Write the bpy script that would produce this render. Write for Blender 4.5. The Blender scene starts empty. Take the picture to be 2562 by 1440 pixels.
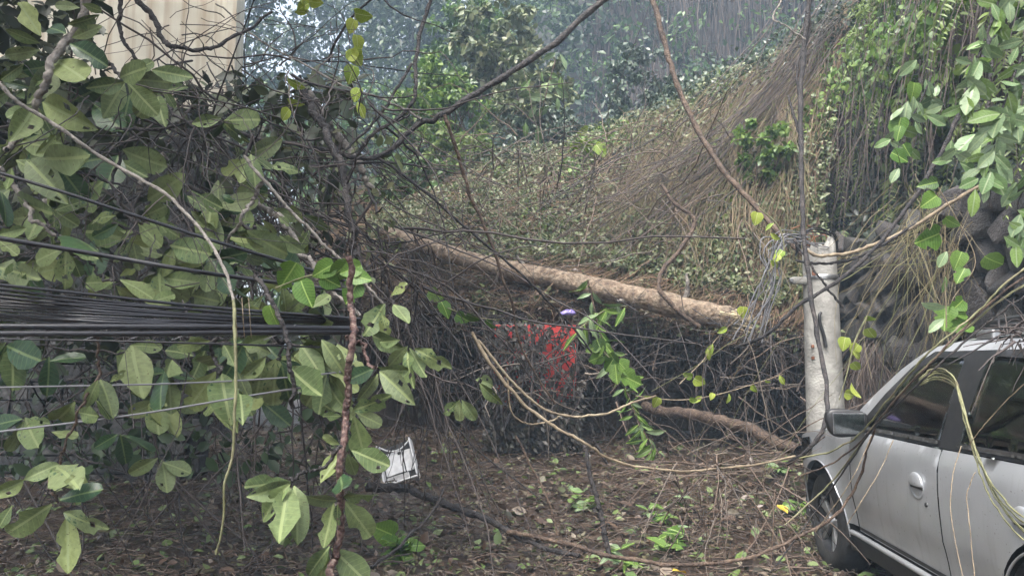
import bpy, bmesh, math, random
import numpy as np
from mathutils import Vector, Matrix
from mathutils.geometry import delaunay_2d_cdt

# ------------------------------------------------------------------ camera, sky, sun, exposure
scene = bpy.context.scene
F = 1864.0                       # focal length in pixels of the 2562 wide photograph
HOR = 900.0                      # row of the horizon
EYE = 1.5
PITCH = math.atan((HOR - 720.0) / F)
cam_d = bpy.data.cameras.new('camera')
cam = bpy.data.objects.new('camera', cam_d)
scene.collection.objects.link(cam)
cam_d.sensor_width = 36.0
cam_d.lens = 36.0 * F / 2562.0
cam_d.clip_start = 0.05
cam_d.clip_end = 500.0
cam.location = (0, 0, EYE)
cam.rotation_euler = (math.pi / 2 + PITCH, 0, 0)
scene.camera = cam

SUN_EL, SUN_AZ = math.radians(62), math.radians(205)   # azimuth clockwise from +Y
world = bpy.data.worlds.new('World')
scene.world = world
world.use_nodes = True
wn = world.node_tree.nodes; wl = world.node_tree.links
sky = wn.new('ShaderNodeTexSky'); sky.sky_type = 'NISHITA'
sky.sun_disc = False
sky.sun_elevation = SUN_EL; sky.sun_rotation = SUN_AZ
sky.air_density = 1.0; sky.dust_density = 6.0; sky.ozone_density = 1.0
hs = wn.new('ShaderNodeHueSaturation'); hs.inputs['Saturation'].default_value = 0.45
wl.new(sky.outputs[0], hs.inputs['Color'])
wl.new(hs.outputs[0], wn['Background'].inputs['Color'])
wn['Background'].inputs['Strength'].default_value = 0.15

sun_d = bpy.data.lights.new('sun', 'SUN')
sun_d.energy = 1.5; sun_d.angle = math.radians(25); sun_d.color = (1.0, 0.97, 0.92)
sun = bpy.data.objects.new('sun', sun_d); scene.collection.objects.link(sun)
sd = Vector((math.sin(SUN_AZ) * math.cos(SUN_EL), math.cos(SUN_AZ) * math.cos(SUN_EL), math.sin(SUN_EL)))
sun.rotation_euler = sd.to_track_quat('Z', 'Y').to_euler()
sun.location = sd * 40

scene.view_settings.view_transform = 'Standard'
scene.view_settings.look = 'None'
scene.view_settings.exposure = 1.82
scene.view_settings.gamma = 1.0
scene.render.engine = 'CYCLES'
scene.cycles.use_denoising = True
scene.cycles.max_bounces = 5
scene.cycles.diffuse_bounces = 2
scene.cycles.use_adaptive_sampling = True
scene.cycles.adaptive_threshold = 0.03
scene.cycles.transparent_max_bounces = 8
scene.cycles.volume_bounces = 1

rng = np.random.default_rng(7)
random.seed(7)
C = scene.collection

# ------------------------------------------------------------------ helpers
CP, SP = math.cos(PITCH), math.sin(PITCH)
def P(px, py, d):
    """world point seen at photograph pixel (px, py), d metres in front of the viewer"""
    u = (px - 1281.0) / F; v = (720.0 - py) / F
    y = CP - SP * v; z = SP + CP * v
    k = d / y
    return np.array((u * k, d, EYE + z * k))

def new_mesh(name, V, Fs, smooth=True, uv=None):
    me = bpy.data.meshes.new(name)
    V = np.asarray(V, dtype=np.float32)
    Fs = np.asarray(Fs, dtype=np.int32)
    n, k = Fs.shape
    me.vertices.add(len(V)); me.vertices.foreach_set('co', V.ravel())
    me.loops.add(n * k); me.loops.foreach_set('vertex_index', Fs.ravel())
    me.polygons.add(n)
    me.polygons.foreach_set('loop_start', np.arange(0, n * k, k, dtype=np.int32))
    me.polygons.foreach_set('loop_total', np.full(n, k, dtype=np.int32))
    if smooth:
        me.polygons.foreach_set('use_smooth', np.ones(n, dtype=bool))
    if uv is not None:
        ul = me.uv_layers.new(name='UVMap')
        ul.data.foreach_set('uv', np.asarray(uv, dtype=np.float32)[Fs.ravel()].ravel())
    me.update(calc_edges=True)
    return me

def obj(name, me, mat=None, parent=None):
    o = bpy.data.objects.new(name, me)
    if mat is not None and len(me.materials) == 0:
        me.materials.append(mat)
    C.objects.link(o)
    if parent is not None:
        o.parent = parent
    return o

def tag(o, label=None, cat=None, group=None, kind=None):
    if label: o['label'] = label
    if cat: o['category'] = cat
    if group: o['group'] = group
    if kind: o['kind'] = kind
    return o

def thing(name, label, cat, loc, group=None, rotz=0.0):
    o = bpy.data.objects.new(name, None)
    o.empty_display_size = 0.1
    C.objects.link(o)
    o.location = loc; o.rotation_euler = (0, 0, rotz)
    return tag(o, label, cat, group)

def wobj(name, V, Fs, mat, parent=None, smooth=True, uv=None):
    """object from world-space vertices; its origin goes to the foot of the mesh"""
    V = np.asarray(V, dtype=np.float64)
    base = np.array((V[:, 0].mean(), V[:, 1].mean(), V[:, 2].min()))
    me = new_mesh(name, V - base, Fs, smooth, uv)
    o = obj(name, me, mat, parent)
    o.location = base if parent is None else base - np.array(parent.location)
    return o

def catmull(pts, n):
    pts = np.asarray(pts, dtype=float)
    if len(pts) == 2:
        t = np.linspace(0, 1, n)[:, None]
        return pts[0] * (1 - t) + pts[1] * t
    Q = np.vstack([2 * pts[0] - pts[1], pts, 2 * pts[-1] - pts[-2]])
    m = len(pts) - 1
    s = np.linspace(0, m - 1e-6, n); i = s.astype(int); t = (s - i)[:, None]
    a, b, c, d = Q[i], Q[i + 1], Q[i + 2], Q[i + 3]
    return 0.5 * (2 * b + (c - a) * t + (2 * a - 5 * b + 4 * c - d) * t ** 2 + (3 * b - a - 3 * c + d) * t ** 3)

def tubes(PT, R, sides=4):
    """PT (N,K,3) polylines, R (N,K) radii -> one vertex/face array"""
    PT = np.asarray(PT, float); N, K, _ = PT.shape
    R = np.broadcast_to(np.asarray(R, float), (N, K))
    T = np.gradient(PT, axis=1)
    T /= np.linalg.norm(T, axis=2, keepdims=True) + 1e-9
    ref = np.where(np.abs(T[:, :1, 2:3]) > 0.85, np.array([[[1.0, 0.1, 0]]]), np.array([[[0.05, 0.1, 1.0]]]))
    A = np.cross(T, ref); A /= np.linalg.norm(A, axis=2, keepdims=True) + 1e-9
    B = np.cross(T, A)
    ang = np.arange(sides) * 2 * np.pi / sides
    V = PT[:, :, None] + R[:, :, None, None] * (A[:, :, None] * np.cos(ang)[None, None, :, None] + B[:, :, None] * np.sin(ang)[None, None, :, None])
    idx = np.arange(N * K * sides).reshape(N, K, sides)
    a = idx[:, :-1]; b = idx[:, 1:]
    Fs = np.stack([a, np.roll(a, -1, 2), np.roll(b, -1, 2), b], axis=-1).reshape(-1, 4)
    return V.reshape(-1, 3), Fs

def tube1(pts, r0, r1=None, n=40, sides=7, jit=0.0, cap=False):
    c = catmull(pts, n)
    if jit:
        w = np.cumsum(rng.normal(0, 1, (n, 3)), axis=0); w -= np.linspace(w[0], w[-1], n)
        c = c + w * jit / math.sqrt(n)
    r = np.linspace(r0, r0 if r1 is None else r1, n)
    r = r * (1 + 0.12 * np.sin(np.arange(n) * 1.7 + rng.uniform(0, 6)) * (1 if jit else 0))
    return tubes(c[None], r[None], sides)

def merge(parts):
    Vs, Fs, o = [], [], 0
    for V, f in parts:
        f = np.asarray(f)
        if f.shape[1] == 3:
            f = np.hstack([f, f[:, 2:3]])
        Vs.append(V); Fs.append(f + o); o += len(V)
    return np.vstack(Vs), np.vstack(Fs)

def rot_from(xax, zax):
    y = np.asarray(xax, float); y /= np.linalg.norm(y)
    z = np.asarray(zax, float); z = z - y * np.dot(z, y); z /= np.linalg.norm(z) + 1e-9
    x = np.cross(y, z)
    return np.stack([x, y, z], axis=1)

# small leaf templates: (verts, faces) pointing +Y
T2 = (np.array([(0, 0, 0), (-.28, .42, .07), (0, 1, -.05), (.28, .42, .07)], float), np.array([(0, 2, 1), (0, 3, 2)]))
T4 = (np.array([(0, 0, 0), (-.24, .25, .05), (-.27, .6, .07), (0, 1, -.08), (.27, .6, .07), (.24, .25, .05), (0, .5, 0)], float),
      np.array([(0, 6, 1), (1, 6, 2), (2, 6, 3), (3, 6, 4), (4, 6, 5), (5, 6, 0)]))
TN = (np.array([(0, 0, 0), (-.09, .35, .02), (-.08, .65, .0), (0, 1, -.15), (.08, .65, .0), (.09, .35, .02)], float),
      np.array([(0, 5, 1), (1, 5, 4), (1, 4, 2), (2, 4, 3)]))

def leaves(pos, size, dirs, nrm, tpl=T2):
    """pos (N,3), size (N,), dirs (N,3) growth direction, nrm (N,3) approx normal"""
    pos = np.asarray(pos, float); N = len(pos)
    y = dirs / (np.linalg.norm(dirs, axis=1, keepdims=True) + 1e-9)
    z = nrm - y * np.sum(nrm * y, axis=1, keepdims=True)
    z /= np.linalg.norm(z, axis=1, keepdims=True) + 1e-9
    x = np.cross(y, z)
    tv, tf = tpl
    V = pos[:, None] + size[:, None, None] * (tv[None, :, 0:1] * x[:, None] + tv[None, :, 1:2] * y[:, None] + tv[None, :, 2:3] * z[:, None])
    Fs = (tf[None] + (np.arange(N) * len(tv))[:, None, None]).reshape(-1, tf.shape[1])
    return V.reshape(-1, 3), Fs

def rv(n, s=1.0):
    return rng.normal(0, s, (n, 3))

_ph = np.random.default_rng(3).uniform(0, 6.28, (6, 4)); _dr = np.random.default_rng(4).normal(0, 1, (6, 4, 3))
def fbm(p, scale=1.0):
    p = np.asarray(p, float) * scale; out = np.zeros(p.shape[:-1]); a = 1.0; tot = 0
    for o in range(4):
        f = 2.0 ** o
        for k in range(6):
            out += a * np.sin((p * f) @ _dr[k, o] + _ph[k, o]) / 6
        tot += a; a *= 0.55
    return out / tot * 2.2

class Surf:
    def __init__(self, rows, nr, nc, noise=0.0, nscale=1.0):
        g = np.array([catmull(r, nc) for r in rows])
        g = np.stack([catmull(g[:, j], nr) for j in range(nc)], axis=1)
        self.g = g
        if noise:
            n = self.normals(); self.g = g + n * (fbm(g, nscale) * noise)[..., None]
    def normals(self):
        du = np.gradient(self.g, axis=1); dv = np.gradient(self.g, axis=0)
        n = np.cross(du, dv); n /= np.linalg.norm(n, axis=2, keepdims=True) + 1e-9
        return n
    def mesh(self):
        R, Cc, _ = self.g.shape
        i = np.arange(R * Cc).reshape(R, Cc)
        Fs = np.stack([i[:-1, :-1], i[:-1, 1:], i[1:, 1:], i[1:, :-1]], -1).reshape(-1, 4)
        return self.g.reshape(-1, 3), Fs
    def _s(self, a, u, v):
        R, Cc, _ = a.shape
        x = np.clip(u, 0, 1) * (Cc - 1.001); y = np.clip(v, 0, 1) * (R - 1.001)
        i = x.astype(int); j = y.astype(int); fx = (x - i)[..., None]; fy = (y - j)[..., None]
        return (a[j, i] * (1 - fx) + a[j, i + 1] * fx) * (1 - fy) + (a[j + 1, i] * (1 - fx) + a[j + 1, i + 1] * fx) * fy
    def at(self, u, v): return self._s(self.g, u, v)
    def nat(self, u, v): return self._s(self.normals(), u, v)

# ------------------------------------------------------------------ materials
def mk(name, cols, rough=0.6, rnd='island', scale=6.0, bump=0.0, transl=0.0, metal=0.0, vary=0.35, bscale=40.0, coat=0.0, spec=0.5):
    m = bpy.data.materials.new(name); m.use_nodes = True
    nt = m.node_tree; N = nt.nodes; L = nt.links
    b = N['Principled BSDF']; out = N['Material Output']
    b.inputs['Roughness'].default_value = rough
    b.inputs['Metallic'].default_value = metal
    b.inputs['Specular IOR Level'].default_value = spec
    if coat: b.inputs['Coat Weight'].default_value = coat
    cr = N.new('ShaderNodeValToRGB'); e = cr.color_ramp.elements
    n = len(cols)
    while len(e) < n: e.new(0.5)
    for k in range(n):
        e[k].position = k / max(1, n - 1); e[k].color = (*cols[k], 1)
    tc = N.new('ShaderNodeTexCoord')
    nz = N.new('ShaderNodeTexNoise'); nz.inputs['Scale'].default_value = scale; nz.inputs['Detail'].default_value = 3
    L.new(tc.outputs['Object'], nz.inputs['Vector'])
    if rnd == 'island':
        g = N.new('ShaderNodeNewGeometry'); L.new(g.outputs['Random Per Island'], cr.inputs['Fac'])
    elif rnd == 'object':
        g = N.new('ShaderNodeObjectInfo'); L.new(g.outputs['Random'], cr.inputs['Fac'])
    else:
        mr = N.new('ShaderNodeMapRange'); mr.inputs['From Min'].default_value = 0.3; mr.inputs['From Max'].default_value = 0.7
        L.new(nz.outputs['Fac'], mr.inputs['Value']); L.new(mr.outputs[0], cr.inputs['Fac'])
    mx = N.new('ShaderNodeMix'); mx.data_type = 'RGBA'; mx.blend_type = 'MULTIPLY'; mx.inputs['Factor'].default_value = 1.0
    m2 = N.new('ShaderNodeMapRange'); m2.inputs['From Min'].default_value = 0.25; m2.inputs['From Max'].default_value = 0.75
    m2.inputs['To Min'].default_value = 1 - vary; m2.inputs['To Max'].default_value = 1 + vary * 0.6
    nz2 = N.new('ShaderNodeTexNoise'); nz2.inputs['Scale'].default_value = scale * 2.3; nz2.inputs['Detail'].default_value = 3
    L.new(tc.outputs['Object'], nz2.inputs['Vector']); L.new(nz2.outputs['Fac'], m2.inputs['Value'])
    L.new(cr.outputs['Color'], mx.inputs['A']); L.new(m2.outputs[0], mx.inputs['B'])
    col = mx.outputs['Result'] if rnd != 'island' else cr.outputs['Color']
    L.new(col, b.inputs['Base Color'])
    if bump:
        bz = N.new('ShaderNodeTexNoise'); bz.inputs['Scale'].default_value = bscale; bz.inputs['Detail'].default_value = 4
        L.new(tc.outputs['Object'], bz.inputs['Vector'])
        bp = N.new('ShaderNodeBump'); bp.inputs['Strength'].default_value = bump; bp.inputs['Distance'].default_value = 0.03
        L.new(bz.outputs['Fac'], bp.inputs['Height']); L.new(bp.outputs[0], b.inputs['Normal'])
    if transl:
        tr = N.new('ShaderNodeBsdfTranslucent'); ms = N.new('ShaderNodeMixShader'); ms.inputs[0].default_value = transl
        L.new(col, tr.inputs['Color']); L.new(b.outputs[0], ms.inputs[1]); L.new(tr.outputs[0], ms.inputs[2])
        L.new(ms.outputs[0], out.inputs['Surface'])
    return m

def big_leaf_mat(name, cols, vein, rough, transl, spots=True):
    """broad leaf: midrib and side veins from its UV, brown blotches from noise, hue per leaf"""
    m = mk(name, cols, rough=rough, rnd='object', scale=5.0, vary=0.28, transl=transl, spec=.35)
    nt = m.node_tree; N = nt.nodes; L = nt.links
    b = N['Principled BSDF']
    src = b.inputs['Base Color'].links[0].from_socket
    targets = [l.to_socket for l in list(src.links)]
    uv = N.new('ShaderNodeTexCoord'); sp = N.new('ShaderNodeSeparateXYZ'); L.new(uv.outputs['UV'], sp.inputs[0])
    def mth(op, a, bb=None, c=None):
        q = N.new('ShaderNodeMath'); q.operation = op
        for k, x in enumerate((a, bb, c)):
            if x is None: continue
            if isinstance(x, (int, float)): q.inputs[k].default_value = x
            else: L.new(x, q.inputs[k])
        return q.outputs[0]
    ax = mth('ABSOLUTE', mth('SUBTRACT', sp.outputs['X'], 0.5))
    mid = mth('LESS_THAN', ax, 0.022)
    ph = mth('FRACT', mth('MULTIPLY', mth('SUBTRACT', sp.outputs['Y'], mth('MULTIPLY', ax, 0.55)), 9.0))
    side = mth('MULTIPLY', mth('LESS_THAN', ph, 0.1), 0.45)
    fac = mth('MAXIMUM', mid, side)
    mx = N.new('ShaderNodeMix'); mx.data_type = 'RGBA'; L.new(fac, mx.inputs['Factor'])
    L.new(src, mx.inputs['A']); mx.inputs['B'].default_value = (*vein, 1)
    res = mx.outputs['Result']
    if spots:
        nz = N.new('ShaderNodeTexNoise'); nz.inputs['Scale'].default_value = 14; nz.inputs['Detail'].default_value = 3
        oi = N.new('ShaderNodeObjectInfo'); va = N.new('ShaderNodeVectorMath'); va.operation = 'ADD'
        cmb = N.new('ShaderNodeCombineXYZ'); s7 = mth('MULTIPLY', oi.outputs['Random'], 37.0); L.new(s7, cmb.inputs[0])
        L.new(uv.outputs['Object'], va.inputs[0]); L.new(cmb.outputs[0], va.inputs[1]); L.new(va.outputs[0], nz.inputs['Vector'])
        sfac = mth('MULTIPLY', mth('GREATER_THAN', nz.outputs['Fac'], 0.69), 0.75)
        m3 = N.new('ShaderNodeMix'); m3.data_type = 'RGBA'; L.new(sfac, m3.inputs['Factor'])
        L.new(res, m3.inputs['A']); m3.inputs['B'].default_value = (0.06, 0.045, 0.02, 1); res = m3.outputs['Result']
    for t in targets: L.new(res, t)
    return m

M = {}
M['seat'] = mk('seat_fabric', [(.05, .05, .052), (.09, .09, .092)], 0.8, 'noise', 12)
M['under'] = big_leaf_mat('leaf_underside', [(.10, .145, .058), (.155, .21, .075), (.135, .17, .085), (.22, .26, .09), (.075, .115, .04), (.17, .215, .085)], (.215, .26, .11), 0.58, 0.22)
M['top'] = big_leaf_mat('leaf_topside', [(.03, .065, .03), (.045, .09, .035), (.035, .07, .04)], (.12, .17, .07), 0.32, 0.2)
M['green'] = big_leaf_mat('vine_leaf_green', [(.08, .17, .035), (.12, .23, .045), (.17, .28, .06), (.06, .12, .035)], (.32, .45, .12), 0.4, 0.4, False)
M['yell'] = big_leaf_mat('vine_leaf_yellow', [(.28, .38, .05), (.36, .42, .07), (.22, .34, .06)], (.5, .55, .2), 0.45, 0.4, False)
M['pale'] = big_leaf_mat('hanging_leaf_pale', [(.18, .27, .14), (.24, .32, .18), (.14, .24, .09), (.22, .33, .08)], (.30, .38, .20), 0.38, 0.3, False)
M['bark_dark'] = mk('bark_dark', [(.010, .009, .010), (.026, .022, .022), (.055, .046, .042)], 0.75, 'noise', 14, 0.7, vary=.4, bscale=60)
M['bark_brown'] = mk('bark_brown', [(.04, .026, .02), (.08, .052, .036), (.13, .09, .062)], 0.8, 'noise', 12, 0.7, bscale=50)
M['bark_red'] = mk('bark_red', [(.03, .017, .015), (.09, .045, .038), (.20, .15, .12)], 0.7, 'noise', 60, 0.6, bscale=70)
M['bark_grey'] = mk('bark_grey', [(.09, .08, .07), (.19, .17, .15), (.30, .27, .23)], 0.8, 'noise', 16, 0.6, bscale=50)
M['trunk'] = mk('fallen_trunk_bark', [(.07, .046, .031), (.16, .112, .076), (.24, .185, .13), (.11, .08, .058)], 0.8, 'noise', 9, 1.0, vary=.5, bscale=26)
M['wood'] = mk('split_wood', [(.38, .30, .17), (.5, .42, .28), (.30, .22, .12)], 0.8, 'noise', 12, 0.6)
M['vine_tan'] = mk('vine_tan', [(.12, .09, .06), (.22, .17, .11), (.30, .25, .17)], 0.7, 'noise', 9, 0.4)
M['vine_green'] = mk('vine_green', [(.10, .10, .045), (.19, .19, .095), (.13, .10, .06)], 0.6, 'noise', 7, 0.3)
M['cable'] = mk('black_cable', [(.012, .012, .015), (.02, .02, .024)], 0.33, 'noise', 5, 0.05, vary=.2)
M['cable_grey'] = mk('grey_cable', [(.08, .08, .085), (.17, .17, .18), (.05, .05, .055)], 0.5, 'island', 5, 0.0)
M['mud'] = mk('mud', [(.022, .014, .010), (.046, .031, .022), (.08, .055, .039)], 0.42, 'noise', 3.0, 1.0, bscale=16)
M['soil'] = mk('slope_soil', [(.030, .022, .016), (.055, .040, .028), (.085, .062, .042)], 0.85, 'noise', 2.0, 1.0, bscale=14)
M['rock_dark'] = mk('cliff', [(.02, .02, .022), (.045, .042, .042), (.03, .035, .03)], 0.85, 'noise', 1.2, 1.0, bscale=6)
M['stone'] = mk('wall_stone', [(.022, .02, .02), (.05, .045, .044), (.085, .075, .072), (.035, .038, .03)], 0.75, 'object', 7, 0.9, vary=.5, bscale=22)
M['block'] = mk('wall_block', [(.035, .035, .036), (.07, .07, .07), (.11, .105, .10)], 0.8, 'object', 8, 0.7, vary=.5, bscale=25)
M['mortar'] = mk('mortar', [(.015, .014, .014), (.035, .032, .03)], 0.9, 'noise', 6, 0.8)
M['litter'] = mk('leaf_litter', [(.035, .022, .016), (.085, .055, .038), (.14, .095, .068), (.04, .032, .025), (.26, .21, .16), (.07, .08, .035), (.022, .018, .015), (.15, .14, .075), (.05, .03, .02), (.11, .07, .05)], 0.4, 'island', 8, transl=.1)
M['litter_green'] = mk('green_litter', [(.08, .14, .04), (.14, .20, .06), (.22, .28, .12), (.06, .10, .04)], 0.45, 'island', 8, transl=.2)
M['twig'] = mk('twigs', [(.035, .026, .022), (.09, .062, .046), (.16, .115, .085), (.055, .045, .042), (.22, .18, .14)], 0.75, 'island', 8)
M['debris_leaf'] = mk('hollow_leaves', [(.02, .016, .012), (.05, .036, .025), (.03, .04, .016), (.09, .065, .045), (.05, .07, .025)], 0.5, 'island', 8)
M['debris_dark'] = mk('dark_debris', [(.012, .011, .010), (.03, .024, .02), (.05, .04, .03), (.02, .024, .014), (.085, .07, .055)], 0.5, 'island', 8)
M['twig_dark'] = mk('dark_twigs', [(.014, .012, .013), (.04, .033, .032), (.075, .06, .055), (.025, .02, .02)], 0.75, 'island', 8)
M['root'] = mk('straw_roots', [(.09, .05, .032), (.18, .105, .064), (.24, .155, .092), (.10, .07, .046), (.27, .195, .12), (.05, .035, .026), (.12, .10, .045)], 0.75, 'island', 5)
M['root_pale'] = mk('pale_roots', [(.16, .12, .075), (.26, .20, .12), (.13, .13, .05), (.19, .125, .075), (.09, .07, .05)], 0.75, 'island', 5)
M['vine_sheaf'] = mk('vine_sheaf', [(.10, .075, .04), (.17, .13, .06), (.13, .14, .05), (.24, .20, .11), (.06, .045, .03)], 0.7, 'island', 5)
M['root_dark'] = mk('hanging_roots', [(.03, .024, .022), (.075, .055, .045), (.12, .09, .075), (.05, .045, .045)], 0.8, 'island', 5)
M['fol_slope'] = mk('slope_leaves', [(.045, .065, .025), (.09, .12, .045), (.16, .19, .085), (.06, .085, .03), (.24, .26, .14), (.12, .11, .05)], 0.45, 'island', 5, transl=.2)
M['fol_ivy'] = mk('ivy_leaves', [(.025, .042, .028), (.045, .07, .04), (.07, .10, .06), (.11, .14, .10)], 0.35, 'island', 5, transl=.15)
M['fol_bright'] = mk('bright_leaves', [(.05, .11, .02), (.09, .17, .03), (.14, .23, .045), (.22, .31, .07), (.035, .07, .02)], 0.4, 'island', 5, transl=.35)
M['fol_fern'] = mk('fern_leaves', [(.10, .16, .04), (.17, .24, .06), (.22, .28, .09), (.08, .12, .035)], 0.45, 'island', 5, transl=.35)
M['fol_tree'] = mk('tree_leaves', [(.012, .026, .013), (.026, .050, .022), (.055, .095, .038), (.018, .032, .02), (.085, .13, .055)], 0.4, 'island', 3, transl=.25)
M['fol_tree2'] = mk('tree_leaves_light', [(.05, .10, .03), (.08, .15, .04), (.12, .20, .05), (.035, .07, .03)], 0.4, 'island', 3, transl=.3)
M['fol_dark'] = mk('shaded_leaves', [(.012, .02, .010), (.03, .042, .018), (.06, .075, .032), (.015, .022, .012), (.10, .12, .055)], 0.45, 'island', 5, transl=.15)  # colour darkened to deepen the shade inside the crown
M['concrete'] = mk('pole_concrete', [(.23, .222, .20), (.30, .29, .265), (.36, .35, .32)], 0.8, 'noise', 4.5, 0.4, vary=.28, bscale=45)
M['rust'] = mk('rust', [(.12, .05, .03), (.24, .10, .05)], 0.8, 'noise', 10, 0.3)
M['steel'] = mk('galvanised', [(.35, .35, .36), (.5, .5, .5)], 0.4, 'noise', 10, metal=.9)
M['black'] = mk('black_plastic', [(.012, .012, .013), (.025, .025, .026)], 0.45, 'noise', 20, vary=.2)
M['rubber'] = mk('rubber', [(.015, .015, .015), (.035, .033, .03)], 0.8, 'noise', 15, 0.2)
M['orange'] = mk('orange', [(.65, .12, .03), (.75, .18, .05)], 0.5, 'noise', 10, transl=.2)
M['yellowleaf'] = mk('yellow', [(.7, .48, .05), (.78, .58, .12)], 0.5, 'noise', 10, transl=.3)
M['purple'] = mk('purple_plastic', [(.22, .17, .48), (.32, .26, .6)], 0.4, 'noise', 6)
M['red'] = mk('red_paint', [(.34, .02, .022), (.52, .045, .035), (.42, .03, .04)], 0.5, 'noise', 6, vary=.35)
M['white'] = mk('white_enamel', [(.62, .62, .63), (.75, .75, .75)], 0.4, 'noise', 6, vary=.25)

def plaster_mat():
    m = mk('stained_plaster', [(.62, .58, .47), (.70, .66, .55), (.56, .50, .38)], 0.85, 'noise', .9, 0.1, vary=.15)
    nt = m.node_tree; N = nt.nodes; L = nt.links; b = N['Principled BSDF']
    src = b.inputs['Base Color'].links[0].from_socket
    tc = N.new('ShaderNodeTexCoord'); mp = N.new('ShaderNodeMapping'); mp.inputs['Scale'].default_value = (7, 7, .35)
    nz = N.new('ShaderNodeTexNoise'); nz.inputs['Scale'].default_value = 1.0; nz.inputs['Detail'].default_value = 5
    L.new(tc.outputs['Object'], mp.inputs[0]); L.new(mp.outputs[0], nz.inputs['Vector'])
    r = N.new('ShaderNodeMapRange'); r.inputs['From Min'].default_value = .48; r.inputs['From Max'].default_value = .68; r.inputs['To Max'].default_value = .75
    L.new(nz.outputs['Fac'], r.inputs['Value'])
    mx = N.new('ShaderNodeMix'); mx.data_type = 'RGBA'; L.new(r.outputs[0], mx.inputs['Factor'])
    L.new(src, mx.inputs['A']); mx.inputs['B'].default_value = (.36, .25, .15, 1)
    L.new(mx.outputs['Result'], b.inputs['Base Color'])
    return m
M['plaster'] = plaster_mat()

def paint_mat():
    m = mk('silver_paint', [(.40, .412, .43), (.45, .462, .48)], 0.36, 'noise', 2.0, 0.0, metal=.45, vary=.08, coat=.35)
    nt = m.node_tree; N = nt.nodes; L = nt.links; b = N['Principled BSDF']
    src = b.inputs['Base Color'].links[0].from_socket
    tc = N.new('ShaderNodeTexCoord'); mp = N.new('ShaderNodeMapping'); mp.inputs['Scale'].default_value = (22, 22, 2.2)
    nz = N.new('ShaderNodeTexNoise'); nz.inputs['Scale'].default_value = 1.0; nz.inputs['Detail'].default_value = 6
    L.new(tc.outputs['Object'], mp.inputs[0]); L.new(mp.outputs[0], nz.inputs['Vector'])
    n2 = N.new('ShaderNodeTexNoise'); n2.inputs['Scale'].default_value = 70; n2.inputs['Detail'].default_value = 2
    L.new(tc.outputs['Object'], n2.inputs['Vector'])
    r = N.new('ShaderNodeMapRange'); r.inputs['From Min'].default_value = .56; r.inputs['From Max'].default_value = .85; r.inputs['To Max'].default_value = .35
    L.new(nz.outputs['Fac'], r.inputs['Value'])
    r2 = N.new('ShaderNodeMapRange'); r2.inputs['From Min'].default_value = .70; r2.inputs['From Max'].default_value = .74; r2.inputs['To Max'].default_value = .8
    L.new(n2.outputs['Fac'], r2.inputs['Value'])
    mxf = N.new('ShaderNodeMath'); mxf.operation = 'MAXIMUM'; L.new(r.outputs[0], mxf.inputs[0]); L.new(r2.outputs[0], mxf.inputs[1])
    mx = N.new('ShaderNodeMix'); mx.data_type = 'RGBA'; L.new(mxf.outputs[0], mx.inputs['Factor'])
    L.new(src, mx.inputs['A']); mx.inputs['B'].default_value = (.17, .15, .13, 1)
    L.new(mx.outputs['Result'], b.inputs['Base Color'])
    ra = N.new('ShaderNodeMapRange'); ra.inputs['To Min'].default_value = .33; ra.inputs['To Max'].default_value = .7
    L.new(mxf.outputs[0], ra.inputs['Value']); L.new(ra.outputs[0], b.inputs['Roughness'])
    return m
M['paint'] = paint_mat()

def glass_mat():
    m = bpy.data.materials.new('window_glass'); m.use_nodes = True
    N = m.node_tree.nodes; L = m.node_tree.links
    N.remove(N['Principled BSDF'])
    t = N.new('ShaderNodeBsdfTransparent'); t.inputs[0].default_value = (.62, .72, .68, 1)
    g = N.new('ShaderNodeBsdfGlossy'); g.inputs['Roughness'].default_value = .04
    fr = N.new('ShaderNodeFresnel'); fr.inputs[0].default_value = 2.6
    nz = N.new('ShaderNodeTexNoise'); nz.inputs['Scale'].default_value = 60
    bp = N.new('ShaderNodeBump'); bp.inputs['Strength'].default_value = .08; L.new(nz.outputs['Fac'], bp.inputs['Height'])
    L.new(bp.outputs[0], g.inputs['Normal'])
    ms = N.new('ShaderNodeMixShader'); L.new(fr.outputs[0], ms.inputs[0]); L.new(t.outputs[0], ms.inputs[1]); L.new(g.outputs[0], ms.inputs[2])
    L.new(ms.outputs[0], N['Material Output'].inputs['Surface'])
    return m
M['glass'] = glass_mat()

# ------------------------------------------------------------------ ground
def ground_z(x, y):
    x = np.asarray(x, float); y = np.asarray(y, float)
    s = np.clip((y - 6) / 7, 0, 1); s = s * s * (3 - 2 * s)
    p = np.stack([x, y, 0 * x], -1)
    near = np.clip((y + 2) / 5, 0, 1) * np.clip((40 - y) / 10, 0, 1)
    return 0.40 * s + near * (0.05 * fbm(p, .7) + 0.03 * fbm(p + 9, 2.4))
gx = np.concatenate([np.linspace(-60, -9, 12), np.linspace(-8.5, 8.5, 120), np.linspace(9, 60, 12)])
gy = np.concatenate([np.linspace(-55, -3, 10), np.linspace(-2.5, 16, 130), np.linspace(17, 62, 18)])
GX, GY = np.meshgrid(gx, gy)
gv = np.stack([GX, GY, ground_z(GX, GY)], -1)
gi = np.arange(GX.size).reshape(GX.shape)
gf = np.stack([gi[:-1, :-1], gi[:-1, 1:], gi[1:, 1:], gi[1:, :-1]], -1).reshape(-1, 4)
tag(obj('ground', new_mesh('ground', gv.reshape(-1, 3), gf), M['mud']), kind='structure')

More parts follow.
